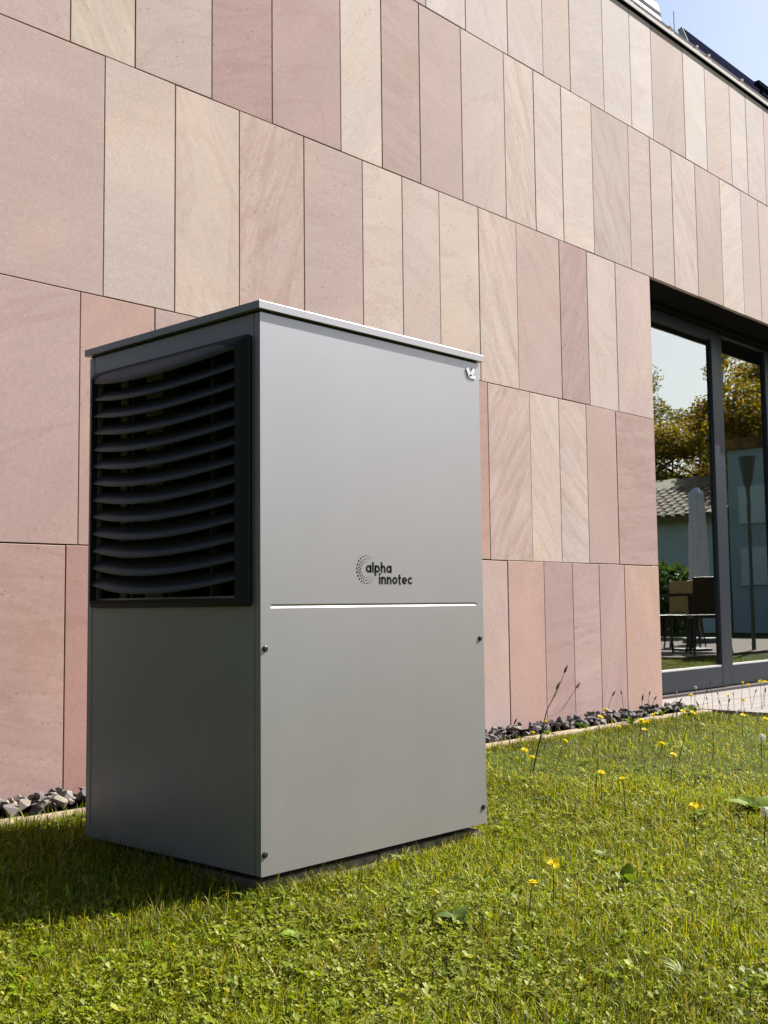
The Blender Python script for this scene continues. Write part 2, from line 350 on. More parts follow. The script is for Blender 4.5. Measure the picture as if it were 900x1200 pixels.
for rk, (ri, js) in rows.items():
    z0, z1 = H[ri]+GAP/2, H[ri+1]-GAP/2
    js = [X0] + [j for j in js if j > X0+.12]
    for a, b in zip(js[:-1], js[1:]):
        if b - a < .02: continue
        dz = random.uniform(-.0012, .0012); w = (b-a)/2 - GAP/2; h = (z1-z0)/2; ch = .0015; th = .028
        yf = random.uniform(-.0006, .0006)
        tl = random.uniform(-.0007, .0007)
        mb = MB()
        mb.add([(-w,th,-h),(w,th,-h),(w,th,h),(-w,th,h),
                (-w,yf+ch,-h),(w,yf+ch,-h),(w,yf+ch,h),(-w,yf+ch,h),
                (-w+ch,yf-tl,-h+ch),(w-ch,yf+tl,-h+ch),(w-ch,yf+tl,h-ch),(-w+ch,yf-tl,h-ch)],
               [(0,3,2,1),(8,9,10,11),(4,5,9,8),(5,6,10,9),(6,7,11,10),(7,4,8,11),(0,1,5,4),(1,2,6,5),(2,3,7,6),(3,0,4,7)])
        o = mb.build('stone_panel', M['stone'], bld); o.location = ((a+b)/2, 0, (z0+z1)/2 + dz)
        col = shade[rk].get(b) or random.choice(pool); col = (col[0]*.94+213*.06, (col[1]*.94+184*.06)*.995, min(255, (col[2]*.94+171*.06)*1.022))
        o.color = lin(*col, k=.70, desat=.22)
# substructure behind the cladding
mb = MB(); mb.box(X0+.01, XJ-.03, Y+.03, Y+.34, 0, 4.25); mb.box(XJ-.03, XW+.03, Y+.03, Y+.34, 2.70, 4.25); mb.box(XW+.03, X1-.01, Y+.03, Y+.34, 0, 4.25)
mb.box(X0+.01, X0+.3, Y+.3405, Y+7, 0, 4.25); mb.box(X1-.3, X1-.01, Y+.34, Y+7, 0, 4.25); mb.box(X0+.01, X1-.01, Y+7, Y+7.3, 0, 4.25)
bpart(mb, 'core_wall', M['core'])
mb = MB(); mb.box(X0-.02, X1+.02, Y+.012, Y+7.3, 4.252, 4.312); bpart(mb, 'roof_slab', M['frame_dark'])
mb = MB(); mb.box(X0-.04, X1+.04, Y-.016, Y+.10, 4.316, 4.342); bpart(mb, 'coping', M['capmetal'], bevel=.003)
mb = MB(); mb.box(X0-.035, X1+.035, Y-.0155, Y+.09, 4.3125, 4.3158); bpart(mb, 'coping_drip', M['frame_dark'])  # dark strip added under the coping to stand for its shade
mb = MB(); mb.box(X0, X1, Y+.022, Y+.06, 4.343, 4.405); mb.box(X0, X1, Y+.101, Y+7.3, 4.316, 4.36); bpart(mb, 'roof_deck', M['darkroof'])
for xb in (4.2, 4.70, 5.05, 5.22, 5.72, 6.4, 6.9, 7.5):
    mb = MB(); mb.box(xb-.014, xb+.014, Y-.012, Y+.0215, 4.343, 4.352); mb.box(xb-.014, xb+.014, Y+.010, Y+.0215, 4.352, 4.392); mb.box(xb-.014, xb+.014, Y-.006, Y+.010, 4.380, 4.392); bpart(mb, 'coping_bracket', M['capmetal'], bevel=.003)
mb = MB(); mb.box(XJ-.028, XJ-.001, Y+.0295, Y+.30, .05, H[3]-.005); bpart(mb, 'jamb_lining', M['stone'])
bld.children[-1].color = lin(206,170,156, k=.7)
mb = MB(); mb.box(XJ-.02, XW, Y+.031, Y+.245, 2.664, 2.698); bpart(mb, 'soffit', M['frame_dark'])
mb = MB(); mb.box(XJ, XW, Y+.25, Y+.36, 2.640, 2.697); bpart(mb, 'head_trim', M['frame_dark'])
mb = MB(); mb.box(XJ, XW, Y+.24, Y+.40, .05, .100); bpart(mb, 'threshold', M['core'])
mb = MB(); mb.box(X0-.014, X0+.009, Y+.030, Y+7.3, .04, 4.248); o = bpart(mb, 'gable_cladding', M['stone']); o.color = lin(206,176,162, k=.7)
# glazed doors: frame members and panes
Yf = Y+.30
def leaf(x0, x1, yb, top, rail, stl, str_, name='glazed_door'):
    mb = MB(); z0 = .107
    mb.box(x0, x0+stl, yb, yb+.09, z0, top); mb.box(x1-str_, x1, yb, yb+.09, z0, top)
    mb.box(x0+stl, x1-str_, yb+.001, yb+.089, z0, .246); mb.box(x0+stl, x1-str_, yb+.001, yb+.089, top-rail, top)
    d = bpart(mb, name, M['frame'], bevel=.003)
    m2 = MB(); m2.box(x0+stl+.001, x1-str_-.001, yb+.022-Y, yb+.038-Y, .247, top-rail-.001); m2.build('glass_pane', M['glass'], d)
    m3 = MB(); m3.box(x0+stl+.001, x1-str_-.001, yb+.004-Y, yb+.0215-Y, .2465, .256); m3.build('glazing_bead', M['bead'], d)
    return d
leaf(XJ+.005, 5.790, Yf, 2.636, .074, .08, .080)
leaf(5.798, 6.73, Yf+.02, 2.638, .012, .115, .09)
leaf(6.738, 7.95, Yf, 2.636, .074, .1, .09)
leaf(7.958, XW-.005, Yf+.02, 2.638, .03, .1, .09)
# dim room behind the glass
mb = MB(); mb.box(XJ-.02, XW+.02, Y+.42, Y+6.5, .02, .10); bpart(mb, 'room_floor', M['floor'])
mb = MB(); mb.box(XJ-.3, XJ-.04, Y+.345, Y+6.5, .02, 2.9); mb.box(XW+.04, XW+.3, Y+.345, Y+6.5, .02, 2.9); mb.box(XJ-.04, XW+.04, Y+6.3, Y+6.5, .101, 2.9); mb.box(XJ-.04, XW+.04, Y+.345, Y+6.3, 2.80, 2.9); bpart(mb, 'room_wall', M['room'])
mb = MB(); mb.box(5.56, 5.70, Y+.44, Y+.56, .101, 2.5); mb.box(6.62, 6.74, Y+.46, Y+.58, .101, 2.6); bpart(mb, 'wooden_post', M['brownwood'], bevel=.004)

# ------------------------------------------------------------------ things on the roof
def solar(x0, x1, label):
    t = thing('solar_panel', label, 'solar panel', ((x0+x1)/2, Y+.37, 4.36), 0, 'solar panels along the roof edge')
    w = (x1-x0)/2; ax = Vector((w,0,0)); n = Vector((0,-.94,.34)); ay = Vector((0,.34,.94))*.17; c = Vector((0,-.03,.345))
    mb = MB(); mb.obox(c, ax, ay, n*.018); mb.build('frame', M['solar'], t, bevel=.003)
    mb = MB(); mb.obox(c - Vector((w+.006,0,0)), Vector((.005,0,0)), ay*1.0, n*.019); mb.build('end_cap', M['alu'], t)
    for sx in (-.8, .8):
        mb = MB(); mb.box(sx*w-.015, sx*w+.015, .015, .045, 0, .40); mb.build('support_leg', M['alu'], t)
solar(5.60, 7.28, 'dark solar panel at the roof edge nearest the rooftop unit')
solar(7.32, 9.0, 'dark solar panel at the roof edge behind the small black railing')
t = thing('rooftop_unit', 'white rounded rooftop unit with dark stripes above the coping', 'ventilation unit', (4.5, Y+.45, 4.36))
def capsule_sweep(z0, z1, r0, r1, x0, x1, n=10):
    mb = MB(); ring = []
    for (z, r) in ((z0, r0), (z1, r1)):
        P = [(x0, -r, z), (x1, -r, z)] + [(x1 + r*math.sin(a)*.8, -r*math.cos(a), z) for a in [PI*k/n for k in range(1, n)]] + [(x1, r, z), (x0, r, z)]
        ring.append(P)
    k = len(ring[0]); mb.add(ring[0]+ring[1], [(i, (i+1) % k, (i+1) % k + k, i+k) for i in range(k)] + [tuple(reversed(range(k))), tuple(range(k, 2*k))])
    return mb
for nm, a in (('base_ring', (0, .335, .15, .15, -1.0, .60)), ('lower_band', (.335, .372, .155, .155, -1.0, .60)), ('shadow_slot', (.3725, .4015, .157, .157, -1.0, .60)), ('hood', (.402, .465, .152, .138, -1.0, .60)), ('top_cover', (.4655, .53, .139, .125, -1.0, .56))):
    capsule_sweep(*a).build(nm, M['whiteroof'] if nm in ('lower_band', 'hood') else M['darkroof'], t)  # the dark stripe is a band of the unit itself, in roof metal
mb = MB(); mb.tube([(0,0,0),(0,0,.49)], [.004,.003], 6); o = mb.build('lightning_rod', M['screw']); o.location = (5.32, Y+.30, 4.36); tag(o, 'thin upright lightning rod between rooftop unit and solar panels', 'lightning rod')
t = thing('roof_railing', 'small black railing standing at the far end of the coping', 'railing', (6.32, Y+.12, 4.40))
for xx in (0, .16, .32):
    mb = MB(); mb.tube([(xx,0,-.002),(xx,0,.17)], .014, 8); mb.build('post', M['solar'], t)
mb = MB(); mb.box(-.08, .9, -.02, .02, .17, .20); mb.build('rail', M['solar'], t)
mb = MB(); mb.box(.02, .9, -.018, .018, .10, .12); mb.build('mid_rail', M['solar'], t)

# ------------------------------------------------------------------ gravel strip, kerb, terrace
gs = bpy.data.objects.new('gravel_strip', None); COL.objects.link(gs); gs.location = (0, 1.26, .06); tag(gs, 'strip of dark crushed stone along the foot of the wall', kind='structure')
mb = MB(); mb.box(-.95, 4.285, -.125, .133, -.05, .012); mb.build('gravel_bed', M['gravel_bed'], gs)
def stone_mesh(seed):
    r = random.Random(seed); bm = bmesh.new()
    ax = (1, r.uniform(.6,.9), r.uniform(.45,.75))
    for i in range(13):
        v = Vector((r.gauss(0,1), r.gauss(0,1), r.gauss(0,1))).normalized(); bm.verts.new((v.x*ax[0]*.5, v.y*ax[1]*.5, v.z*ax[2]*.5))
    bmesh.ops.convex_hull(bm, input=bm.verts)
    bmesh.ops.delete(bm, geom=[v for v in bm.verts if not v.link_faces], context='VERTS')
    me = bpy.data.meshes.new('stone'); bm.to_mesh(me); bm.free(); me.materials.append(M['gravel']); return me
SM = [stone_mesh(i) for i in range(12)]
def put_stone(x, y, z, s):
    o = bpy.data.objects.new('stone', random.choice(SM)); COL.objects.link(o); o.parent = gs
    o.color = (.8,.8,.8,1) if x < 1 else (.62,.62,.66,1)
    o.location = (x, y, z); o.scale = (s,)*3; o.rotation_euler = (random.uniform(-.6,.6), random.uniform(-.6,.6), random.uniform(0, 6.3))
cnt = 0
for (xa, xb, n, smin, smax) in ((-.25, .62, 110, .032, .074), (2.45, 4.27, 205, .028, .066)):
    for i in range(n):
        s = random.uniform(smin, smax); lay = i/n
        x = random.uniform(xa, xb); y = random.uniform(-.105, .112)
        if y > .112 - s*.5: y = .112 - s*.5
        put_stone(x, y, .018 + (.010 if lay < .55 else .028) + random.uniform(-.004,.004), s); cnt += 1
mb = MB()                            # the rest of the strip, behind the machine and out of frame
for i in range(430):
    x = random.choice((random.uniform(-.93, -.25), random.uniform(.62, 2.45), random.uniform(.62, 2.45))); s = random.uniform(.03,.065)
    me = random.choice(SM); R = Matrix.Rotation(random.uniform(0,6.3), 3, 'Z') @ Matrix.Rotation(random.uniform(-.6,.6), 3, 'X'); p = Vector((x, random.uniform(-.1,.085), .025))
    mb.add([R @ (v.co*s) + p for v in me.vertices], [tuple(f.vertices) for f in me.polygons])
o = mb.build('small_stones', M['gravel'], gs); o['kind'] = 'stuff'
kb = bpy.data.objects.new('kerb', None); COL.objects.link(kb); kb.location = (0, 1.095, .03); tag(kb, 'sandy concrete kerb between the lawn and the gravel strip', kind='structure')
x = -.95
while x < 4.27:
    L = min(.5, 4.285-x)
    mb = MB(); mb.box(x+.002, x+L-.002, -.037, .037, -.05, .057 + random.uniform(-.003,.003)); mb.build('kerb_stone', M['kerb'], kb, bevel=.006); x += .5
tr = bpy.data.objects.new('terrace', None); COL.objects.link(tr); tr.location = (4.29, .45, .05); tag(tr, 'pale weathered timber terrace in front of the glass doors', kind='structure')
yb = 0.0
while yb < 1.17:
    x = 0.0; first = random.uniform(2.0, 3.4)
    for (a, b) in ((0, first), (first+.004, first+3.0), (first+3.004, 8.5)):
        mb = MB(); L = (b-a)/2; mb.box(-L, L, 0, .112, 0, .030+random.uniform(-.001,.001)); o = mb.build('board', M['deck'], tr, bevel=.003); o.location = (a+L + random.uniform(-.003,.003), yb, .008)
    yb += .118
mb = MB(); mb.box(.02, 8.4, .02, 1.15, -.06, .006); mb.build('joists', M['brownwood'], tr)

# ------------------------------------------------------------------ heat pump
Z0, ZT, WD, DP = .09, 1.39, .8275, .7133
hp = thing('heat_pump', 'silver grey heat pump cabinet with black louvred grille on its left side', 'heat pump', (0, 0, Z0))
def hpb(mb, name, mat, parent=None, **kw):
    mb.v = [(x, y, z-Z0) for x, y, z in mb.v]; return mb.build(name, mat, parent or hp, **kw)
# front panel with a pressed groove
gx0, gx1, gz0, gz1, gd = .030, .797, .6925, .7015, .0022
def fgrid():
    mb = MB(); xs_ = [0, gx0, gx1, WD]; zs_ = [Z0, gz0, gz1, ZT-.006]
    for i in range(3):
        for j in range(3):
            if i == 1 and j == 1: continue
            mb.quad((xs_[i],0,zs_[j]),(xs_[i+1],0,zs_[j]),(xs_[i+1],0,zs_[j+1]),(xs_[i],0,zs_[j+1]))
    zm = (gz0*.45+gz1*.55); a = (gx0+.006, gd, zm); b = (gx1-.006, gd, zm)
    mb.quad((gx0,0,gz0),(gx1,0,gz0),b,a); mb.quad(a,b,(gx1,0,gz1),(gx0,0,gz1)); mb.quad((gx0,0,gz0),a,(gx0,0,gz1)); mb.quad((gx1,0,gz0),(gx1,0,gz1),b)
    t = .0205; zt = ZT-.006
    mb.quad((0,0,Z0),(0,t,Z0),(WD,t,Z0),(WD,0,Z0)); mb.quad((0,0,zt),(WD,0,zt),(WD,t,zt),(0,t,zt))
    mb.quad((0,0,Z0),(0,0,zt),(0,t,zt),(0,t,Z0)); mb.quad((WD,0,Z0),(WD,t,Z0),(WD,t,zt),(WD,0,zt)); mb.quad((0,t,Z0),(0,t,zt),(WD,t,zt),(WD,t,Z0))
    return mb
mb = fgrid(); mb.v = [(x, y, z-Z0) for x, y, z in mb.v]; me = mb.mesh('front_panel', M['paint'])
bm = bmesh.new(); bm.from_mesh(me); bmesh.ops.remove_doubles(bm, verts=bm.verts, dist=1e-5); bmesh.ops.recalc_face_normals(bm, faces=bm.faces); bm.to_mesh(me); bm.free()
front = link('front_panel', me, hp, bevel=.0015, angle=70)
# left side panel with the opening for the grille, returns at both ends
OY0, OY1, OZ0, OZ1 = .050, .668, .722, 1.312
mb = MB(); ya, yz = .0235, DP-.024
for (a, b, c, d) in ((ya, yz, Z0, OZ0), (ya, yz, OZ1, ZT-.006), (ya, OY0, OZ0, OZ1), (OY1, yz, OZ0, OZ1)): mb.box(.0015, .014, a, b, c, d)
hpb(mb, 'side_panel', M['paint'])
mb = MB(); mb.box(0, WD, DP-.0215, DP, Z0, ZT-.006); hpb(mb, 'back_panel', M['paint'], bevel=.0018)
mb = MB(); mb.box(WD-.014, WD-.0015, ya, yz, Z0, ZT-.006); hpb(mb, 'side_panel', M['paint'])
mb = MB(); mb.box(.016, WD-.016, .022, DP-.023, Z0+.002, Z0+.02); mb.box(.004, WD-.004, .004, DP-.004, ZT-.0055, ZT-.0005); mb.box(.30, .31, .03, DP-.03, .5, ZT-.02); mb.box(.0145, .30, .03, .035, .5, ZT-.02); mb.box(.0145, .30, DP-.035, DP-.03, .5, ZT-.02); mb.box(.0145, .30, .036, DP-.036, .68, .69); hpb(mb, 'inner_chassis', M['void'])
# lid: shallow tray, overhanging
mb = MB(); mb.box(-.011, WD+.011, -.010, DP+.010, ZT, ZT+.0185); hpb(mb, 'lid', M['paint'], bevel=.0006)
# grille frame
GY0, GY1, GZ0, GZ1 = .029, .688, .697, 1.336
def rrect(y0, y1, z0, z1, r, n=5):
    P = []
    for (cy_, cz_, a0) in ((y1-r, z1-r, 0), (y0+r, z1-r, PI/2), (y0+r, z0+r, PI), (y1-r, z0+r, 1.5*PI)):
        for k in range(n+1): a = a0 + PI/2*k/n; P.append((cy_ + r*math.cos(a), cz_ + r*math.sin(a)))
    return P
prof = [(.0010, 0, .012), (-.007, 0, .012), (-.010, .05, .012), (-.016, .5, .008), (-.018, .96, .005), (-.016, 1.0, .004), (.028, 1.03, .004)]
IY0, IY1, IZ0, IZ1 = .073, .674, .717, 1.316
mb = MB(); rings = []
for (xx, ins, r) in prof: rings.append([(xx, y, z) for y, z in rrect(GY0+(IY0-GY0)*ins, GY1+(IY1-GY1)*ins, GZ0+(IZ0-GZ0)*ins, GZ1+(IZ1-GZ1)*ins, r)])
k = len(rings[0])
for R_ in rings: mb.v += R_
for i in range(len(rings)-1):
    for j in range(k):
        mb.f.append((i*k+j, i*k+(j+1) % k, (i+1)*k+(j+1) % k, (i+1)*k+j)); mb.m.append(0)
gf = hpb(mb, 'grille', M['black_frame'], fixn=True)
def louvre(zend, hood=False):
    mb = MB(); n = 26; rowsv = []
    y0, y1 = IY0+.001, GY1-.006; yc = (y0+y1)/2; hw = (y1-y0)/2
    for i in range(n+1):
        y = y0 + (y1-y0)*i/n; t = (y-yc)/hw; q = 1-t*t
        xo = -.012 - .036*q; zo = zend - .029*q
        xi = .030; zi = zend + .030
        if hood: xi, zi = -.0085, GZ1-.003
        f_, b_ = [], []
        for s in (0, .25, .5, .75, 1):                      # slightly convex section from inner edge to outer lip
            xx = xi + (xo-xi)*s - .006*math.sin(PI*s)*(.3+.7*q); zz = zi + (zo-zi)*s + .003*math.sin(PI*s)
            f_.append((xx, y, zz)); b_.append((xx+.0022, y, zz-.0016))
        rowsv.append(f_ + b_[::-1])
    k = len(rowsv[0])
    for p in rowsv: mb.v += p
    for i in range(n):
        for j in range(k):
            mb.f.append((i*k+j, i*k+(j+1) % k, (i+1)*k+(j+1) % k, (i+1)*k+j)); mb.m.append(0)
    mb.f.append(tuple(range(k))); mb.m.append(0); mb.f.append(tuple(n*k+j for j in reversed(range(k)))); mb.m.append(0)
    return mb
hpb(louvre(1.309, True), 'hood', M['black'], gf, smooth=True, fixn=True)
for i in range(1, 13):
    zz = 1.309 - .0457*i
    mb = louvre(zz); o = hpb(mb, 'louvre', M['black'], gf, smooth=True, fixn=True)
for yy in (.19, .355, .52):
    mb = MB(); mb.box(.008, .034, yy-.004, yy+.004, GZ0+.024, GZ1-.024); hpb(mb, 'louvre_rib', M['black'], gf)
for (yy, w) in ((.565, .018), (.43, .045)):
    mb = MB(); mb.box(.012, .020, yy-w*.8, yy+w*.8, GZ0+.025, GZ1-.027); hpb(mb, 'fan_bracket', M['galv'])
# screws
for (x, z) in ((.013,.600),(.810,.601),(.011,.138),(.812,.136)):
    mb = MB(); mb.tube([(x, .001, z), (x, -.0025, z), (x, -.004, z)], [.0075, .0075, .0045], 12)
    mb.add([(x-.005,-.0043,z-.0009),(x+.005,-.0043,z-.0009),(x+.005,-.0043,z+.0009),(x-.005,-.0043,z+.0009)], [(0,1,2,3)]); hpb(mb, 'screw', M['screw'])
# lettering built from strokes
class Pen:
    def __init__(s): s.mb = MB()
    def stroke(s, pts, w):
        P = [Vector((p[0], 0, p[1])) for p in pts]; L = []; R_ = []
        for i, p in enumerate(P):
            d = (P[min(i+1, len(P)-1)] - P[max(i-1, 0)]).normalized(); nrm = Vector((-d.z, 0, d.x))*w/2; L.append(p+nrm); R_.append(p-nrm)
        for i in range(len(P)-1):
            a, b, c, d = L[i], L[i+1], R_[i+1], R_[i]
            f0 = [Vector((q.x, -.0005, q.z)) for q in (d, c, b, a)]; f1 = [Vector((q.x, .0004, q.z)) for q in (d, c, b, a)]
            s.mb.add(f0+f1, [(0,1,2,3),(0,4,5,1),(1,5,6,2),(2,6,7,3),(3,7,4,0)])
    def arc(s, cx, cz, r, a0, a1, w, n=22):
        s.stroke([(cx + r*math.cos(math.radians(a0+(a1-a0)*k/n)), cz + r*math.sin(math.radians(a0+(a1-a0)*k/n))) for k in range(n+1)], w)
    def disc(s, cx, cz, r, n=10):
        s.mb.add([(cx + r*math.cos(2*PI*k/n), -.0005, cz + r*math.sin(2*PI*k/n)) for k in range(n)] + [(cx + r*math.cos(2*PI*k/n), .0004, cz + r*math.sin(2*PI*k/n)) for k in range(n)], [tuple(range(n))] + [(k, k+n, (k+1) % n + n, (k+1) % n) for k in range(n)])
def write(pen, text, x, z, X, sx, total=None):
    w = .285*X; r = .5*X - w/2; D = X; gap = .15*X*sx
    for ch in text:
        if ch in 'apoec':
            cx, cz = x + D/2, z + X/2
            if ch in 'apo': pen.arc(cx, cz, r, 0, 360, w)
            if ch == 'a': pen.stroke([(x+D-w/2, z), (x+D-w/2, z+X)], w)
            if ch == 'p': pen.stroke([(x+w/2, z-.42*X), (x+w/2, z+X)], w)
            if ch == 'e': pen.arc(cx, cz, r, 0, 318, w); pen.stroke([(x+w*.6, cz), (x+D-w*.15, cz)], w*.8)
            if ch == 'c': pen.arc(cx, cz, r, 42, 318, w)
            x += D*(.93 if ch == 'c' else 1) + gap
        elif ch == 'l': pen.stroke([(x+w/2, z), (x+w/2, z+1.42*X)], w); x += w + gap
        elif ch == 'i': pen.stroke([(x+w/2, z), (x+w/2, z+X)], w); pen.disc(x+w/2, z+1.3*X, w*.62); x += w + gap
        elif ch in 'nh':
            pen.stroke([(x+w/2, z), (x+w/2, z+(1.42 if ch == 'h' else 1)*X)], w); ww = .88*X; rr = ww/2-w/2
            pen.arc(x+ww/2, z+X-w/2-rr, rr, 180, 0, w, 14); pen.stroke([(x+ww-w/2, z+X-w/2-rr), (x+ww-w/2, z)], w); x += ww + gap
        elif ch == 't':
            pen.stroke([(x+.24*X, z+1.35*X), (x+.24*X, z+.25*X)], w); pen.arc(x+.24*X+.20*X, z+.25*X+.0*X, .20*X, 180, 275, w, 8); pen.stroke([(x, z+X-w*.45), (x+.56*X, z+X-w*.45)], w*.85); x += .56*X + gap
    return x
def letters(text, x0, x1, z, X):
    p = Pen(); e = write(p, text, 0, 0, X, 1.0); e -= .15*X; k = (x1-x0)/e
    p.mb.v = [(x0 + v[0]*k, v[1], z + v[2]) for v in p.mb.v]; return p.mb
mb = letters('alpha', .350, .446, .7790, .0192); mb2 = letters('innotec', .398, .527, .7500, .0192); mb.add(mb2.v, mb2.f)
hpb(mb, 'logo_lettering', M['ink'], front)
p = Pen(); cx, cz = .352, .7865
for (R_, a0, a1, n, d0) in ((.0345, 62, 320, 17, .0021), (.0270, 70, 312, 16, .0017), (.0205, 78, 300, 15, .0013)):
    for k in range(n):
        t = k/(n-1); a = math.radians(a0 + (a1-a0)*t); size = d0*(.55 + .75*math.sin(PI*min(1, max(0, t)))**1.3)
        p.disc(cx + R_*math.cos(a)*1.0, cz + R_*math.sin(a), size, 9)
hpb(p.mb, 'logo_dots', M['ink'], front)
# white arrow emblem under the lid, raised 4 mm
p = Pen(); ax_, az_ = .7905, 1.353
p.stroke([(ax_-.019, az_+.011), (ax_-.007, az_-.012)], .011); p.stroke([(ax_-.010, az_-.011), (ax_+.018, az_-.012)], .010); p.stroke([(ax_+.012, az_+.013), (ax_-.004, az_-.007)], .010)
p.mb.v = [(x, (-.003 if y < 0 else .0004), z) for x, y, z in p.mb.v]; hpb(p.mb, 'arrow_emblem', M['white'], front)
# plinth of concrete blocks
pl = thing('concrete_plinth', 'low concrete block plinth under the heat pump, half hidden in grass', 'plinth', (0, 0, .02))
xs_ = [.010, .085, .25, .40, .56, .70, .755, WD-.012]
for a, b in zip(xs_[:-1], xs_[1:]):
    mb = MB(); mb.box(a+.002, b-.002, .010 + random.uniform(0,.004), DP-.012, 0, .0560 + random.uniform(-.003, .0)); mb.build('block', M['concrete'], pl, bevel=.004)
mb = MB(); mb.box(.036, WD-.036, .040, DP-.04, .058, .0695); mb.build('rubber_strip', M['void'], pl)  # near-black strip added to fill the shadow gap under the cabinet

# ------------------------------------------------------------------ grass: thin blades, one object
def lawn_ok(x, y):
    ok = (y < 1.052) & ~((x > .008) & (x < WD-.010) & (y > .008) & (y < DP-.01)) & ~((x > 4.27) & (y > .43))
    return ok
def wedge(n, rmin, rmax, a0, a1):
    r = np.sqrt(RNG.uniform(rmin**2, rmax**2, n)); a = RNG.uniform(a0, a1, n)
    return CAM.x + r*np.sin(a), CAM.y + r*np.cos(a)
A0, A1 = YAW - .46, YAW + .46
segs = [wedge(240000, 1.05, 2.5, A0, A1), wedge(230000, 2.4, 4.3, A0, A1), wedge(150000, 4.2, 8.0, A0+.1, A1)]
xx = np.concatenate([s[0] for s in segs] + [RNG.uniform(-4, 9, 60000), RNG.uniform(6.6, 10.6, 45000)]); yy = np.concatenate([s[1] for s in segs] + [RNG.uniform(-4.5, 1.05, 60000), RNG.uniform(-1.3, .43, 45000)])
# taller fringe along the kerb, the plinth and in the machine's lee
fx = np.concatenate([RNG.uniform(-1.5, 4.2, 9000), RNG.uniform(-.02, WD, 5200), RNG.uniform(-.06, .02, 2200)]); fy = np.concatenate([1.052 - np.abs(RNG.normal(0, .035, 9000)), .008 - np.abs(RNG.normal(0, .045, 5200)), RNG.uniform(-.02, DP, 2200)])
tall = np.concatenate([np.zeros(len(xx)), np.ones(len(fx))]); xx = np.concatenate([xx, fx]); yy = np.concatenate([yy, fy])
k = lawn_ok(xx, yy); xx, yy, tall = xx[k], yy[k], tall[k]
thin = vnoise(xx, yy, 7, 5)*.6 + vnoise(xx, yy, 19, 6)*.4
k = RNG.random(len(xx)) < np.clip(.55 + 1.0*thin, 0, 1); xx, yy, tall, thin = xx[k], yy[k], tall[k], thin[k]
N = len(xx)
dist = np.hypot(xx-CAM.x, yy-CAM.y)
big = vnoise(xx, yy, 2.1, 3); med = vnoise(xx, yy, 6, 4)
hgt = RNG.gamma(4, .0049, N)*(.58 + .85*med) + tall*RNG.uniform(0, .024, N)
rare = RNG.random(N) < .03; hgt[rare] *= 2.1
left_lee = (xx < 0) & (yy > .1); hgt *= 1 + .35*left_lee
hgt = np.clip(hgt, .008, .075)
wid = RNG.uniform(.0007, .0017, N)*(1 + .05*np.clip(dist-2, 0, 5))
az = RNG.uniform(0, 2*PI, N); lean = np.abs(RNG.normal(.6, .5, N)); bend = RNG.normal(.7, .7, N); bend[rare] = np.abs(bend[rare]) + .6
windx, windy = .25, -.05
zz = gz(yy) - .004
lv = np.linspace(0, 1, 4)
V = np.zeros((N, 7, 3)); px = xx.copy(); py = yy.copy(); pz = zz.copy()
wa = az + PI/2 + RNG.uniform(-.5, .5, N)
for i in range(4):
    ww = wid*(1, .95, .62, 0)[i]
    if i < 3:
        V[:, i*2, 0] = px - np.cos(wa)*ww; V[:, i*2, 1] = py - np.sin(wa)*ww; V[:, i*2, 2] = pz
        V[:, i*2+1, 0] = px + np.cos(wa)*ww; V[:, i*2+1, 1] = py + np.sin(wa)*ww; V[:, i*2+1, 2] = pz
    else: V[:, 6, 0] = px; V[:, 6, 1] = py; V[:, 6, 2] = pz
    if i < 3:
        an = np.clip(lean + bend*(i/2.0), 0, 1.75); st = hgt/3*1.12
        px = px + np.cos(az)*np.sin(an)*st + windx*st*.3*i; py = py + np.sin(az)*np.sin(an)*st + windy*st*.3*i; pz = np.maximum(pz + np.cos(an)*st, zz + .002)
fid = np.array([[0,1,3],[0,3,2],[2,3,5],[2,5,4],[4,5,6]])
# blade colours: fresh, olive, straw pigment; deep blades paint gap shade, pale ones highlights
t = RNG.random(N)
fresh = np.array([.190, .240, .004]); olive = np.array([.270, .250, .010]); straw = np.array([.36, .29, .09]); deep = np.array([.060, .085, .006])
colr = np.where((t < .38)[:, None], fresh, np.where((t < .66)[:, None], olive, np.where((t < .955)[:, None], deep, straw)))
ps = np.clip(.06 + .30*(vnoise(xx, yy, 4.2, 9) - .45), .02, .3); isst = RNG.random(N) < ps*.5; colr[isst] = straw; pale = RNG.random(N) < .035; colr[pale] = np.array([.42,.42,.17])
colr = colr*(.72 + .56*RNG.random(N))[:, None]*(.7 + .6*big)[:, None]
def raw_mesh(name, verts, tris, cols, mat):
    me = bpy.data.meshes.new(name); nv = len(verts); nf = len(tris)
    me.vertices.add(nv); me.vertices.foreach_set('co', verts.astype(np.float32).ravel())
    me.loops.add(nf*3); me.loops.foreach_set('vertex_index', tris.astype(np.int32).ravel())
    me.polygons.add(nf); me.polygons.foreach_set('loop_start', np.arange(0, nf*3, 3, dtype=np.int32))
    try: me.polygons.foreach_set('loop_total', np.full(nf, 3, dtype=np.int32))
    except Exception: pass
    at = me.attributes.new('Col', 'FLOAT_COLOR', 'POINT'); c4 = np.ones((nv, 4), np.float32); c4[:, :3] = cols; at.data.foreach_set('color', c4.ravel())
    me.materials.append(mat); me.update(calc_edges=True); me.validate(); return me
tris = (np.arange(N)*7)[:, None, None] + fid[None]
me = raw_mesh('grass', V.reshape(-1, 3), tris.reshape(-1, 3), np.repeat(colr, 7, 0), M['grass'])
tag(link('grass', me), 'yellow green lawn grass with straw coloured blades', 'grass', kind='stuff')
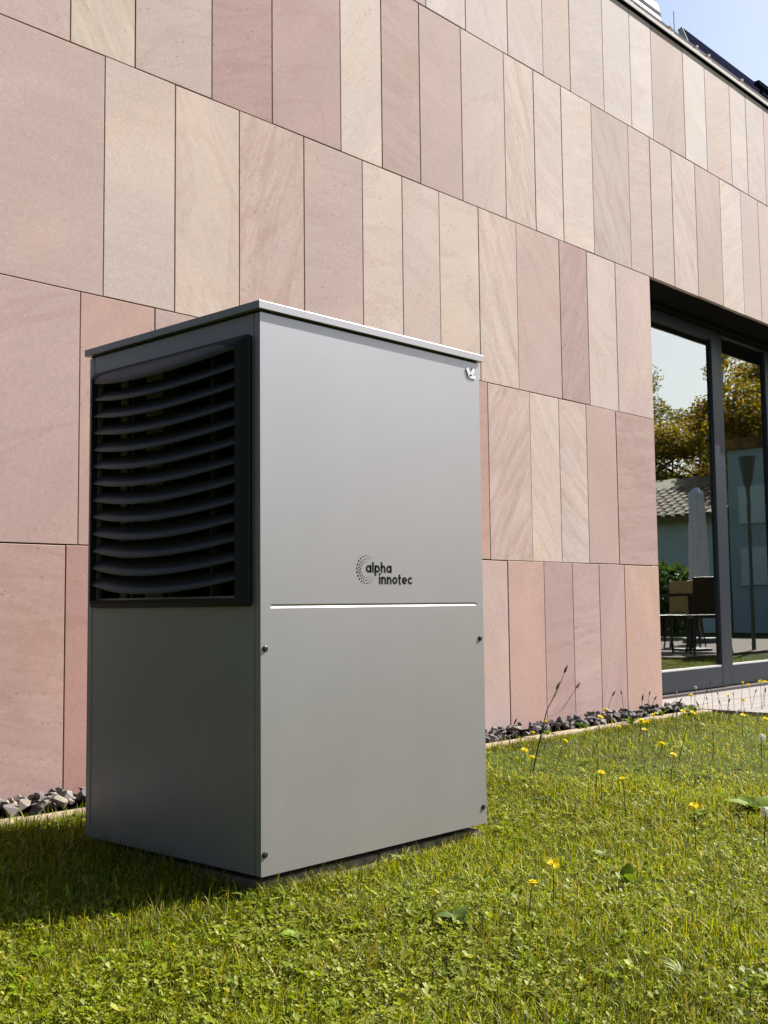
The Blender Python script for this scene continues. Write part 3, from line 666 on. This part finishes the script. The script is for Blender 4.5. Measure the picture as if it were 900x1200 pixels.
# ground cover: small clover and herb leaves between the blades
xs1 = [wedge(22000, 1.05, 2.6, A0, A1), wedge(16000, 2.5, 4.6, A0, A1), wedge(4000, 4.4, 7.5, A0+.1, A1)]
cx = np.concatenate([s[0] for s in xs1]); cy = np.concatenate([s[1] for s in xs1]); k = lawn_ok(cx, cy)
pat = vnoise(cx, cy, 3.1, 21)*.55 + vnoise(cx, cy, 9, 22)*.45; k &= RNG.random(len(cx)) < np.clip((pat-.33)*3.2, .05, 1); cx, cy = cx[k], cy[k]; n = len(cx)
ch = gz(cy) + RNG.uniform(.006, .028, n); size = .0020 + RNG.gamma(2, .00105, n); rot = RNG.uniform(0, 2*PI, n)
LV = []; LT = []; LC = []
base_c = np.where((RNG.random(n) < .6)[:, None], np.array([.165,.205,.004]), np.array([.24,.25,.04]))*(.7+.6*RNG.random(n))[:, None]
vo = 0
for q in range(3):
    a = rot + q*2*PI/3 + RNG.normal(0, .15, n); ti = RNG.normal(.2, .6, n); ca, sa = np.cos(a), np.sin(a)
    L = size*1.7; wv_ = size*.75
    P = np.zeros((n, 6, 3))
    def pt(d, s, z): return np.stack([cx + ca*d - sa*s, cy + sa*d + ca*s, ch + z], 1)
    dz = np.sin(ti)
    P[:, 0] = pt(L*.08, 0, 0*L); P[:, 1] = pt(L*.55, wv_, L*.55*dz + .2*wv_); P[:, 2] = pt(L*.95, wv_*.62, L*.95*dz + .1*wv_); P[:, 3] = pt(L*.9, 0, L*.9*dz - .1*wv_); P[:, 4] = pt(L*.95, -wv_*.62, L*.95*dz + .1*wv_); P[:, 5] = pt(L*.55, -wv_, L*.55*dz + .2*wv_)
    T = (np.arange(n)*6 + vo)[:, None, None] + np.array([[0,1,3],[1,2,3],[0,3,5],[5,3,4]])[None]
    LV.append(P.reshape(-1,3)); LT.append(T.reshape(-1,3)); LC.append(np.repeat(base_c, 6, 0)); vo += n*6
me = raw_mesh('clover', np.concatenate(LV), np.concatenate(LT), np.concatenate(LC), M['grass'])
tag(link('clover', me), 'small clover and herb leaves growing between the grass blades', 'clover', kind='stuff')

# larger herb rosettes scattered through the turf, too many to count
HX, HY = np.concatenate([np.stack(wedge(150, 1.15, 2.7, A0, A1), 1), np.stack(wedge(170, 2.5, 6.5, A0+.12, A1), 1)]).T
k = lawn_ok(HX, HY) & (vnoise(HX, HY, 2.3, 31) > .42); HX, HY = HX[k], HY[k]; LV = []; LT = []; LC = []; vo = 0
pal = np.array([[.15,.21,.006],[.20,.23,.01],[.10,.15,.006],[.26,.28,.08]])
for x, y in zip(HX, HY):
    nl = RNG.integers(4, 9); c0 = pal[RNG.choice(4, p=[.4,.3,.2,.1])]; L0 = RNG.uniform(.016, .042); g = float(gz(y)) + RNG.uniform(.004, .016)
    for q in range(nl):
        a = 2*PI*q/nl + RNG.normal(0, .3); L = L0*RNG.uniform(.6, 1.15); w = L*RNG.uniform(.14, .26); rise = RNG.uniform(.15, .85); ca, sa = math.cos(a), math.sin(a); P = []
        for d, ww, zf in ((.0, .15, 0), (.35, .8, .40), (.7, 1.0, .55), (1.0, .05, .42)):
            for sgn in (-1, 0, 1):
                P.append((x + ca*d*L - sa*sgn*w*ww, y + sa*d*L + ca*sgn*w*ww, g + rise*L*zf + abs(sgn)*w*ww*.3))
        LV.append(P); T = []
        for i in range(3):
            for j in range(2): b = vo + i*3 + j; T += [(b, b+3, b+4), (b, b+4, b+1)]
        LT.append(T); LC.append(np.tile(c0*RNG.uniform(.75, 1.2), (12, 1))); vo += 12
me = raw_mesh('herb_leaves', np.array(LV).reshape(-1,3), np.array(LT).reshape(-1,3), np.concatenate(LC), M['grass'])
tag(link('herb_leaves', me), 'broad herb leaves in small rosettes spread through the lawn', 'herbs', kind='stuff')

# ------------------------------------------------------------------ lawn flowers, seed stems and weeds
def head_mesh():
    mb = MB(); r = random.Random(3)
    for ring, (rad, n, z, tilt) in enumerate(((.0125, 15, 0, .25), (.0088, 12, .002, .55), (.005, 8, .0035, 1.0))):
        for k in range(n):
            a = 2*PI*k/n + ring*.2 + r.uniform(-.1,.1); d = Vector((math.cos(a), math.sin(a), 0)); s = Vector((-math.sin(a), math.cos(a), 0)); up_ = Vector((0,0,1)); L = rad*r.uniform(.85,1.1)
            p0 = up_*z; p1 = d*L*.6*math.cos(tilt) + up_*(z + L*.6*math.sin(tilt)); p2 = d*L*math.cos(tilt*.7) + up_*(z + L*math.sin(tilt*.8))
            mb.quad(p0 - s*.0006, p0 + s*.0006, p1 + s*.0017, p2 + s*.0012, p2 - s*.0012, p1 - s*.0017)
    mb.tube([(0,0,-.008),(0,0,-.004),(0,0,.001)], [.0016,.0036,.0042], 8)
    return mb
HEAD = head_mesh().mesh('flower_head', M['petal'])
def stem_pts(base, tip, sag=.1, n=6):
    b, t_ = Vector(base), Vector(tip); L = t_-b; out = []
    for k in range(n+1):
        s = k/n; p = b + L*s; p.z = b.z + L.z*(1-(1-s)**(1+sag*4)); out.append(p)
    return out
flower_list = [
 ((2.184,.803,.16),'yellow hawkbit flower left of the tall brown seed stem, in front of the gravel'),
 ((2.461,.930,.18),'yellow hawkbit flower touching the tall forked seed stem in front of the wall'),
 ((2.918,.939,.16),'lower yellow flower of the pair before the gravel, right of the tall stem'),
 ((2.882,.888,.20),'upper yellow flower of the pair before the gravel, right of the tall stem'),
 ((2.606,.654,.16),'yellow flower over the kerb between the gravel pair and the cluster of three'),
 ((2.033,.546,.16),'single yellow flower in the grass below the kerb, right of the tall stem'),
 ((1.715,.509,.16),'yellow flower closest to the right edge of the heat pump'),
 ((1.570,.372,.16),'bright yellow flower low in the grass at the foot of the tall stem'),
 ((2.562,.502,.16),'lowest yellow flower of the cluster by the kerb near the wall corner'),
 ((2.864,.691,.16),'left yellow flower of the cluster by the kerb near the wall corner'),
 ((2.861,.657,.16),'right yellow flower of the cluster by the kerb near the wall corner'),
 ((3.171,.802,.16),'yellow flower in front of the gravel just left of the wall corner'),
 ((2.187,.212,.16),'yellow flower in mid lawn beneath the leaning grass stems'),
 ((1.933,.026,.16),'yellow flower in mid lawn below and right of the leaning grass stems'),
 ((1.400,-.012,.16),'small yellow flower in the open lawn, left one of the low pair'),
 ((1.345,-.122,.16),'yellow flower in the open lawn, lower right one of the low pair'),
 ((3.399,.769,.16),'yellow flower at the left front corner of the terrace'),
 ((3.368,.699,.16),'yellow flower beside a thick leaning stem at the terrace edge'),
 ((4.331,.896,.24),'yellow flower before the door rail, left one of the touching pair'),
 ((4.466,.927,.22),'yellow flower before the door rail, right one of the touching pair'),
 ((4.500,.869,.24),'yellow flower before the door rail near the picture edge, left of two'),
 ((4.488,.835,.24),'yellow flower before the door rail at the picture edge, right of two'),
 ((4.192,.917,.18),'yellow flower seen against the terrace boards below the door joint'),
 ((4.129,.804,.16),'yellow flower over the middle of the terrace boards'),
 ((3.375,.446,.16),'yellow flower with pale back at the front edge of the terrace'),
 ((3.294,.301,.16),'yellow flower at the right picture edge just above the white seed clock'),
 ((3.619,.840,.22),'yellow flower at the terrace beside the wall corner'),
 ((1.056,-.509,.16),'yellow flower beside the big broad leaved weed at right'),
 ((.382,-.526,.13),'upper yellow flower in the lawn below the right end of the heat pump'),
 ((.246,-.568,.12),'lower yellow flower in the lawn below the right end of the heat pump'),
 ((-.739,-.583,.09),'small yellow flower in the front left of the lawn'),
]
for i, (P, lab) in enumerate(flower_list):
    x, y, z = P; g = float(gz(y)); bx_ = x - random.uniform(.01,.05); by_ = min(1.03, y - random.uniform(-.02,.03)) 
    t = thing('hawkbit_flower', lab, 'flower', (bx_, by_, g), 0, 'yellow hawkbit flowers in the lawn')
    tip = Vector((x-bx_, y-by_, z-g)); mb = MB(); mb.tube(stem_pts((0,0,-.01), tip), [.0014,.0013,.0012,.0011,.001,.001,.001], 5); mb.build('stem', M['stem'], t)
    o = link('flower_head', HEAD, t, loc=tip); s = random.uniform(1.0, 1.35); o.scale = (s, s, s); o.rotation_euler = (random.uniform(-.7,.35), random.uniform(-.45,.45), random.uniform(0,6))
SEED = MB(); SEED.tube([(0,0,-.004),(0,0,.004),(0,0,.014),(0,0,.022),(0,0,.027)], [.0012,.0034,.0038,.0026,.0008], 8)
SEEDM = SEED.mesh('seed_head', M['seedhead'], True)
seed_list = [
 ((3.056,.949,.26),'thin plantain stem with dark head behind the yellow gravel pair, left of two'),
 ((2.944,.839,.28),'thin plantain stem with dark head, right of two above the yellow gravel pair'),
 ((3.131,.836,.24),'brown headed stem leaning in front of the last stone panel'),
 ((3.198,.835,.26),'tallest upright stem in front of the last stone panel'),
 ((3.379,.908,.22),'short upright stem at the right side of the last stone panel'),
 ((2.223,.921,.20),'short brown seed stem in front of the gravel next to the heat pump'),
 ((3.498,.856,.24),'pale headed stem leaning before the dark door frame at the wall corner'),
 ((3.555,.863,.20),'short bent stem at the left end of the terrace'),
 ((3.812,.905,.16),'thick dark leaning seed stem at the front of the terrace'),
 ((3.903,.897,.22),'upper one of two dark seed heads above the terrace middle'),
 ((3.961,.929,.18),'lower one of two dark seed heads above the terrace middle'),
 ((4.079,.923,.20),'leaning seed stem in front of the door joint'),
 ((4.019,.885,.16),'short leaning seed stem over the terrace boards below the door joint'),
 ((4.322,.950,.18),'seed stem beside the yellow flower on the terrace boards, upper head'),
 ((4.097,.867,.16),'seed stem beside the yellow flower on the terrace boards, lower head'),
 ((4.577,.934,.18),'seed stem before the terrace close to the picture edge'),
 ((3.998,.920,.26),'dry round headed stem standing before the door bottom rail'),
 ((4.636,.904,.18),'last seed stem at the right picture edge by the terrace'),
]
for P, lab in seed_list:
    x, y, z = P; g = float(gz(y)); bx_ = x - random.uniform(.03,.11)*(z-g)/.2; by_ = min(1.03, y + random.uniform(-.05,.03))
    t = thing('plantain_stem', lab, 'seed stem', (bx_, by_, g), 0, 'brown seed stems by the terrace')
    tip = Vector((x-bx_, y-by_, z-g)); pts = stem_pts((0,0,-.01), tip); mb = MB(); mb.tube(pts, .0011, 5); mb.build('stem', M['stem'], t)
    o = link('seed_head', SEEDM, t, loc=tip - (pts[-1]-pts[-2]).normalized()*.012); o.rotation_euler = (pts[-1]-pts[-2]).to_track_quat('Z','Y').to_euler(); s = random.uniform(.8,1.25); o.scale = (s,s,s)
# tall forked stem in front of the wall
t = thing('forked_seed_stem', 'tall forked stem with three brown buds in front of the pink panels', 'seed stem', (1.89,.6,.06))
def wp(x, y, z): return Vector((x-1.89, y-.6, z-.06))
trunk = [wp(1.89,.6,.05), wp(1.925,.6,.136), wp(1.95,.6,.193), wp(1.994,.6,.281)]
mb = MB(); mb.tube(trunk, [.0030,.0027,.0024,.0020], 6); mb.build('stem', M['stem'], t)
for tipw, mid in (((2.125,.6,.424), (2.065,.6,.348)), ((2.068,.6,.362), (2.035,.6,.322)), ((2.208,.6,.356), (2.10,.6,.275))):
    b = trunk[3] if tipw[0] != 2.208 else trunk[2]*.4 + trunk[3]*.6
    pts = [b, wp(*mid), wp(*tipw)]; mb = MB(); mb.tube(pts, [.0018,.0014,.0012], 5); br = mb.build('branch', M['stem'], t)
    d = (pts[-1]-pts[-2]).normalized(); o = link('bud', SEEDM, br, loc=pts[-1]-d*.006); o.rotation_euler = d.to_track_quat('Z','Y').to_euler(); o.scale = (1.35,1.35,1.35)
# thick leaning grass stalks in mid lawn
for i, (b, tp, lab) in enumerate((((1.62,.10,.05),(3.05,.62,.20),'longest leaning grass stalk crossing the lawn towards the terrace'),((1.95,.12,.05),(2.75,.40,.17),'shorter leaning grass stalk below the longest one'),((1.30,-.02,.05),(1.80,.25,.14),'thin leaning grass stalk in the open lawn left of the longest one'),((2.35,.10,.05),(2.60,.21,.15),'upright dark grass stalk in the lawn below the terrace'))):
    L = Vector(tp)-Vector(b); L2 = Vector((L.x*.35, L.y*.35, L.z)); t = thing('grass_stalk', lab, 'grass stalk', (tp[0]-L2.x, tp[1]-L2.y, .05), 0, 'leaning grass stalks')
    pts = stem_pts((0,0,-.01), L2, .05, 7); mb = MB(); mb.tube(pts, [.0022,.0021,.002,.0018,.0017,.0016,.0015,.0013], 5); mb.build('stem', M['dark_stalk'], t)
    mb = MB(); d = (pts[-1]-pts[-2]).normalized(); e = pts[-1]; mb.tube([e, e+d*.012, e+d*.03, e+d*.045], [.0014,.0032,.003,.0008], 6); mb.build('seed_head', M['seedhead'], t)
# dandelion clocks
def clock(P, lab, rad):
    x, y, z = P; g = float(gz(y)); t = thing('dandelion_clock', lab, 'dandelion', (x-.02, y, g), 0, 'white dandelion clocks'); tip = Vector((.02,0,z-g))
    mb = MB(); mb.tube(stem_pts((0,0,-.01), tip), .0014, 5); mb.build('stem', M['stem'], t)
    mb = MB(); r = random.Random(5)
    for k in range(230):
        v = Vector((r.gauss(0,1), r.gauss(0,1), r.gauss(0,1))).normalized(); c = tip + v*rad*r.uniform(.8,1); a = v.orthogonal().normalized(); b = v.cross(a)
        mb.quad(c-a*.003, c-b*.0008, c+a*.003, c+b*.0008); mb.quad(c-b*.003, c+a*.0008, c+b*.003, c-a*.0008); mb.quad(tip+a*.0002, tip-a*.0002, c-a*.0002, c+a*.0002)
    mb.build('seed_globe', M['fluff'], t)
clock((2.64,.022,.155), 'white round dandelion clock in the grass at the right picture edge', .0165)
clock((1.259,-.614,.13), 'half blown dandelion clock beside the big broad leaved weed', .014)
clock((3.862,.941,.24), 'small pale dandelion clock standing before the door bottom rail', .010)
# broad leaved weeds: every leaf its own part
def leaf_mesh(L, Wd_, curl, notch=0):
    mb = MB(); n = 8; rows_ = []
    for i in range(n+1):
        s = i/n; w = Wd_*math.sin(PI*min(1, s**.75*.97+.02))**.8*(1 - notch*(i % 2)); z = L*(.55*s - curl*s*s); x = L*s*.9
        rows_.append([(x, -w, z+.25*w), (x, 0, z), (x, w, z+.25*w)])
    for r_ in rows_: mb.v += r_
    for i in range(n):
        for j in range(2): mb.f.append((i*3+j, (i+1)*3+j, (i+1)*3+j+1, i*3+j+1)); mb.m.append(0)
    return mb
def weed(x, y, lab, mat, n, L, Wd_, curl, notch=0, upright=0.0, name='broadleaf_weed', cat='weed'):
    g = float(gz(y)); t = thing(name, lab, cat, (x, y, g), random.uniform(0,6))
    ms = [leaf_mesh(L*f, Wd_*f, curl*c, notch).mesh('leaf', mat, True) for f, c in ((1,1),(.8,1.2),(.62,.8))]
    for k in range(n):
        o = link('leaf', random.choice(ms), t, loc=(0,0,random.uniform(.002,.018))); o.rotation_euler = (random.uniform(-.35,.35), -upright*random.uniform(.6,1) + random.uniform(-.2,.2), 2*PI*k/n + random.uniform(-.4,.4))
weed(1.675,-.389, 'big bright green weed with broad leaves at the right picture edge', M['weed'], 13, .10, .026, .25, .18)
weed(1.50,-.30, 'smaller broad leaved weed just left of the big bright one', M['weed'], 8, .06, .017, .35, .2)
weed(.625,-.562, 'bright yellow green leaf rosette in mid lawn right of the heat pump', M['weed'], 5, .055, .019, .1, 0, .25)
weed(.124,-.463, 'dark green leaf rosette in the lawn below the heat pump front', M['weed_dark'], 8, .06, .020, .3, .1)
weed(.131,-.966, 'pale grassy weed tuft at the bottom right of the lawn', M['weed_pale'], 14, .055, .0025, .35, 0, .3)
weed(-.427,.250, 'pale upright leaf at the left edge of the shadow', M['weed_pale'], 3, .055, .009, .05, 0, .9)
weed(-.352,.225, 'green upright leaf tuft at the shadow edge beside the pale one', M['weed'], 4, .055, .008, .05, 0, .8)
weed(1.395,.196, 'grey leaved rosette at the foot of the tall forked stem', M['weed_dark'], 9, .05, .013, .35, .15)
weed(-.168,-.305, 'low green leaf rosette before the left corner of the heat pump', M['weed'], 8, .045, .014, .4, .1)
weed(.02,-.06, 'curved grass tuft at the front corner of the plinth', M['weed'], 12, .08, .0032, .45, 0, .25, 'grass_tuft', 'grass tuft')
weed(-.06,-.03, 'second grass tuft just left of the plinth corner', M['weed'], 10, .07, .003, .45, 0, .3, 'grass_tuft', 'grass tuft')
weed(.46,-.02, 'grass tuft leaning on the front of the plinth', M['weed_pale'], 10, .07, .003, .4, 0, .35, 'grass_tuft', 'grass tuft')
weed(.85,-.36, 'dull green leaf clump in the lawn right of the heat pump', M['weed_pale'], 7, .045, .010, .3, .1)
weed(-.60,-.62, 'low pale leaf clump at the bottom left of the lawn', M['weed_pale'], 7, .04, .012, .35, .1)

for (x, y, lab, n, L) in ((2.72,1.10,'low weed on the kerb just right of the heat pump',8,.05),(3.05,1.12,'low weed in the gravel behind the yellow flower pair',9,.06),(3.42,1.08,'low weed on the kerb behind the cluster of yellow flowers',8,.06),(3.82,1.13,'leafy weed in the gravel under the last stone panel',10,.07),(4.12,1.12,'leafy weed in the gravel at the terrace corner',12,.08),(4.0,1.04,'grassy weed at the kerb end beside the terrace',9,.07)):
    weed(x, y, lab, M['weed_dark'] if n % 2 else M['weed'], n, L, L*.22, .3, .15, .2)

# ------------------------------------------------------------------ garden around, seen in the window panes and on the metal
def tree(x, y, h, cr, lab, cols, nleaf=9000, seed=0, lsz=.055, conical=False, name='tree', trunkh=.28):
    r = np.random.default_rng(seed+77); rr = random.Random(seed)
    t = thing(name, lab, 'tree', (x, y, .04))
    mb = MB(); mb.tube([(0,0,-.1),(.05,0,h*.25),(0,.06,h*.55),(.04,0,h*.9)], [h*.026,h*.019,h*.012,h*.003], 9)
    cl = []
    for k in range(9):
        a = rr.uniform(0,6.28); z0 = h*rr.uniform(.25,.6); L = cr*rr.uniform(.5,.85); e = (math.cos(a)*L, math.sin(a)*L, z0+L*.7); mb.tube([(0,0,z0),(e[0]*.5,e[1]*.5,z0+L*.42),e], [h*.009,h*.006,h*.002], 6); cl.append(e)
    mb.build('trunk', M['bark'], t)
    nc = 46; C_ = np.zeros((nc,3)); S_ = r.uniform(.16,.34,nc)*cr
    for k in range(nc):
        u = r.random()
        if conical: zc = h*(.12+.86*u); rad = cr*(1-u)**.9*r.random()**.5
        else: zc = h*(trunkh+(.97-trunkh)*u); rad = cr*math.sin(PI*(.12+.83*u))**.7*r.random()**.45
        a = r.uniform(0,6.28); C_[k] = (math.cos(a)*rad, math.sin(a)*rad, zc)
    if conical: S_ = S_*.6
    ci = r.integers(0,nc,nleaf); d = r.normal(0,1,(nleaf,3)); d /= np.linalg.norm(d,axis=1)[:,None]; P = C_[ci] + d*(S_[ci]*r.random(nleaf)**.4)[:,None]*np.array([1,1,.75])
    n1 = r.normal(0,1,(nleaf,3)); n1 /= np.linalg.norm(n1,axis=1)[:,None]; n2 = np.cross(n1, r.normal(0,1,(nleaf,3))); n2 /= np.linalg.norm(n2,axis=1)[:,None]; s = (r.uniform(.5,1.2,nleaf)*lsz)[:,None]
    V_ = np.stack([P-n1*s, P+n2*s*.55, P+n1*s, P-n2*s*.55],1).reshape(-1,3); T_ = (np.arange(nleaf)*4)[:,None,None] + np.array([[0,1,2],[0,2,3]])[None]
    cc = np.array(cols)[r.integers(0,len(cols),nleaf)]*(.6+.8*r.random(nleaf))[:,None]
    link('crown', raw_mesh('crown', V_, T_.reshape(-1,3), np.repeat(cc,4,0), M['leaf']), t)
OL = [(.10,.11,.015),(.18,.16,.02),(.28,.21,.025)]; GD = [(.42,.26,.02),(.33,.24,.02),(.20,.15,.02)]; DK = [(.018,.035,.012),(.03,.05,.016)]; RU = [(.22,.10,.015),(.16,.09,.02),(.10,.08,.02)]
tree(31.4,-8.5, 11.2, 2.3, 'tall olive tree reflected in the right door pane', OL+GD, 36000, 1)
tree(29.5,-12.5, 7.8, 2.5, 'round olive tree reflected at the left of the left door pane', OL, 30000, 2, trunkh=.12)
tree(35.5,-12.6, 10.5, 1.0, 'thin pale conifer reflected against the sky in the left door pane', OL, 2200, 3, .09, True)
tree(33.5,-11.3, 6.6, 1.9, 'golden autumn tree reflected in the middle of the left door pane', GD+OL, 22000, 4)
tree(26.5,-8.4, 6.2, 2.3, 'low rust coloured tree reflected above the house roof', RU+GD, 30000, 5, .055, trunkh=.04)
tree(27.2,-10.2, 5.6, 2.3, 'golden bush like tree reflected above the tiled roof', GD+OL, 30000, 6, .055, trunkh=.04)
tree(25.8,-6.6, 6.4, 2.2, 'dense golden tree reflected behind the grey house', GD+OL, 30000, 7, .055, trunkh=.04)
for i, (x, y, h, cr) in enumerate(((9,-27,3.2,2.0),(15,-25,3.4,2.2),(3,-28,3.4,2.2),(-3,-20,5.5,2.8),(20,-24,3.2,2.0),(-13,-7,7.5,3.4),(-12,2,6.8,3.2),(-14,9,8.0,3.6),(-11,15,8,3.6),(-9,-14,6,3))):
    tree(x, y, h, cr, ['dark garden tree south of the lawn','tallest garden tree south of the lawn','round garden tree behind the camera','bushy tree behind the camera at left','small tree at the end of the south row','dark tree at the left side of the garden','dark tree left of the heat pump','tall dark tree beyond the wall end','dark tree far behind the wall end','dark tree at the south west corner'][i], DK+OL if i < 5 else DK, 3500, 20+i, .17)
# grey house and low tiled annex, reflected in the panes
hs = thing('grey_house', 'grey green plastered house reflected in the right door pane', 'house', (22.4,-3.75,.03))
mb = MB(); mb.box(-1.4,6,-1.75,6,0,3.9); mb.build('wall', M['plaster_grey'], hs)
mb = MB(); mb.box(-1.5, 6.1, -1.85, 6.1, 3.901, 4.12); mb.build('roof', M['rust'], hs)
for zb in (1.0, 2.3):
    mb = MB(); mb.box(-1.45,-1.401,-1.5,5,zb,zb+.8); mb.build('facade_band', M['plaster'], hs)
an = thing('tiled_annex', 'low white annex with clay tiled roof reflected in the left door pane', 'annex', (22.0,-8.3,.03))
mb = MB(); mb.box(-1.0,4,-3,2.6,0,2.5); mb.build('wall', M['plaster'], an)
mb = MB(); mb.box(-1.04,-1.001,-.1,.5,0,2.05); mb.build('door', M['chairwood'], an)
rows_n = 8; mb = MB(); mb.add([(-1.35,-3.1,2.45),(-1.35,2.65,2.45),(2.6,2.65,3.75),(2.6,-3.1,3.75),(-1.35,-3.1,2.53),(-1.35,2.65,2.53),(2.6,2.65,3.83),(2.6,-3.1,3.83)], [(0,1,2,3),(4,7,6,5),(0,4,5,1),(1,5,6,2),(2,6,7,3),(3,7,4,0)]); rf = mb.build('roof', M['tile'], an)
TM = MB(); TM.add([(0,-.10,0),(0,-.05,.05),(0,.05,.05),(0,.10,0),(.36,-.09,-.01),(.36,-.045,.035),(.36,.045,.035),(.36,.09,-.01)], [(0,4,5,1),(1,5,6,2),(2,6,7,3),(0,1,2,3)]); TMM = TM.mesh('roof_tile', M['tile'])
sl_ = math.atan2(1.3, 3.95)
for i in range(9):
    for j in range(24):
        o = link('roof_tile', TMM, rf, loc=(-1.37 + i*.33*math.cos(sl_), -2.95 + j*.235, 2.535 + i*.33*math.sin(sl_))); o.rotation_euler = (0, -sl_, 0)
# closed parasol, patio furniture, lamp on the far patio
pt_ = MB(); pt_.box(10.0, 16.5, -5.5, -.85, 0, .07); tag(pt_.build('patio', M['paver']), 'paved patio reflected in the door panes', kind='structure')
pa = thing('parasol', 'closed white parasol standing on the patio', 'parasol', (14.27,-2.82,.07))
mb = MB(); mb.tube([(0,0,0),(0,0,2.36)], .025, 10); mb.build('pole', M['lampmetal'], pa)
mb = MB(); mb.tube([(0,0,0),(0,0,.08)], .28, 20); mb.build('base', M['lampmetal'], pa)
mb = MB(); n = 20
for i, (z, r_) in enumerate(((.65,.135),(1.0,.13),(1.5,.12),(2.0,.105),(2.3,.095),(2.38,.03))):
    for k in range(n): a = 2*PI*k/n; q = r_*(1 + .22*(k % 2)); mb.v.append((q*math.cos(a), q*math.sin(a), z))
for i in range(5):
    for k in range(n): mb.f.append((i*n+k, i*n+(k+1) % n, (i+1)*n+(k+1) % n, (i+1)*n+k)); mb.m.append(0)
mb.build('folded_canopy', M['fabric'], pa)
def chair(x, y, rz, mat, lab):
    t = thing('patio_chair', lab, 'chair', (x, y, .07), rz, 'chairs on the patio')
    mb = MB(); mb.box(-.23,.23,-.23,.23,.43,.47); mb.build('seat', mat, t, bevel=.01)
    mb = MB(); mb.obox((0,.235,.70), Vector((.23,0,0)), Vector((0,.012,0)), Vector((0,.03,.22))); mb.build('backrest', mat, t, bevel=.008)
    for sx in (-1,1):
        for sy in (-1,1):
            mb = MB(); mb.tube([(sx*.24,sy*.25,0),(sx*.19,sy*.2,.44)], [.014,.017], 8); mb.build('leg', M['chairwood'], t)
chair(10.80,-1.55,2.2,M['chairwood'],'dark brown patio chair at the left side of the table')
chair(10.95,-1.0,.9,M['chairwood'],'dark brown patio chair at the right side of the table')
chair(12.5,-2.15,-1.9,M['chairlight'],'light wooden patio chair behind the table')
tb = thing('patio_table', 'dark round patio table between the chairs', 'table', (11.75,-1.65,.07))
mb = MB(); mb.tube([(0,0,.70),(0,0,.735)], .45, 28); mb.build('table_top', M['chairwood'], tb)
mb = MB(); mb.tube([(0,0,0),(0,0,.70)], .04, 12); mb.build('leg', M['chairwood'], tb)
mb = MB(); mb.tube([(0,0,0),(0,0,.03)], .25, 20); mb.build('base', M['chairwood'], tb)
lp = thing('garden_lamp', 'garden lamp post with a cup shaped head on the patio', 'lamp', (12.34,-1.05,.07))
mb = MB(); mb.tube([(0,0,0),(0,0,2.15)], .025, 10); mb.build('post', M['lampmetal'], lp)
mb = MB(); mb.tube([(0,0,2.12),(0,0,2.2),(0,0,2.48),(0,0,2.52)], [.035,.06,.11,.115], 16); mb.build('lamp_head', M['lampmetal'], lp)
bu = thing('round_bush', 'leafy green bush beside the annex wall, reflected in the left pane', 'bush', (16.2,-4.5,.05))
r = np.random.default_rng(5); nl = 2500; d = r.normal(0,1,(nl,3)); d /= np.linalg.norm(d,axis=1)[:,None]; P = d*(r.random(nl)**.35)[:,None]*np.array([.8,.8,.65]) + np.array([0,0,.7]); P[:,2] = np.maximum(P[:,2], .05)
n1 = r.normal(0,1,(nl,3)); n1 /= np.linalg.norm(n1,axis=1)[:,None]; n2 = np.cross(n1, r.normal(0,1,(nl,3))); n2 /= np.linalg.norm(n2,axis=1)[:,None]
V_ = np.stack([P-n1*.06, P+n2*.035, P+n1*.06, P-n2*.035],1).reshape(-1,3); T_ = (np.arange(nl)*4)[:,None,None] + np.array([[0,1,2],[0,2,3]])[None]
link('foliage', raw_mesh('foliage', V_, T_.reshape(-1,3), np.repeat(np.array([.05,.09,.025])*(.6+.8*r.random(nl))[:,None],4,0), M['leaf']), bu)
mb = MB(); mb.tube([(0,0,-.05),(0,0,.6)], .03, 8); mb.build('stem', M['bark'], bu)

# unseen hedge added to darken the cabinet's left side; copper leaves offset green bounce
for i in range(6):
    tree(-6.3 + .25*(i % 2), -1.5 + 2.0*i, 6.0 + .4*(i % 3), 1.5, ['first copper leaved tree of the hedge left of the lawn','second copper leaved tree of the hedge left of the lawn','third copper leaved tree of the hedge left of the lawn','fourth copper leaved tree of the hedge left of the lawn','fifth copper leaved tree of the hedge left of the lawn','last copper leaved tree of the hedge left of the lawn'][i], [(.055,.036,.036),(.085,.058,.052),(.04,.03,.032)], 4200, 40+i, .16, name='hedge_tree', trunkh=.06)
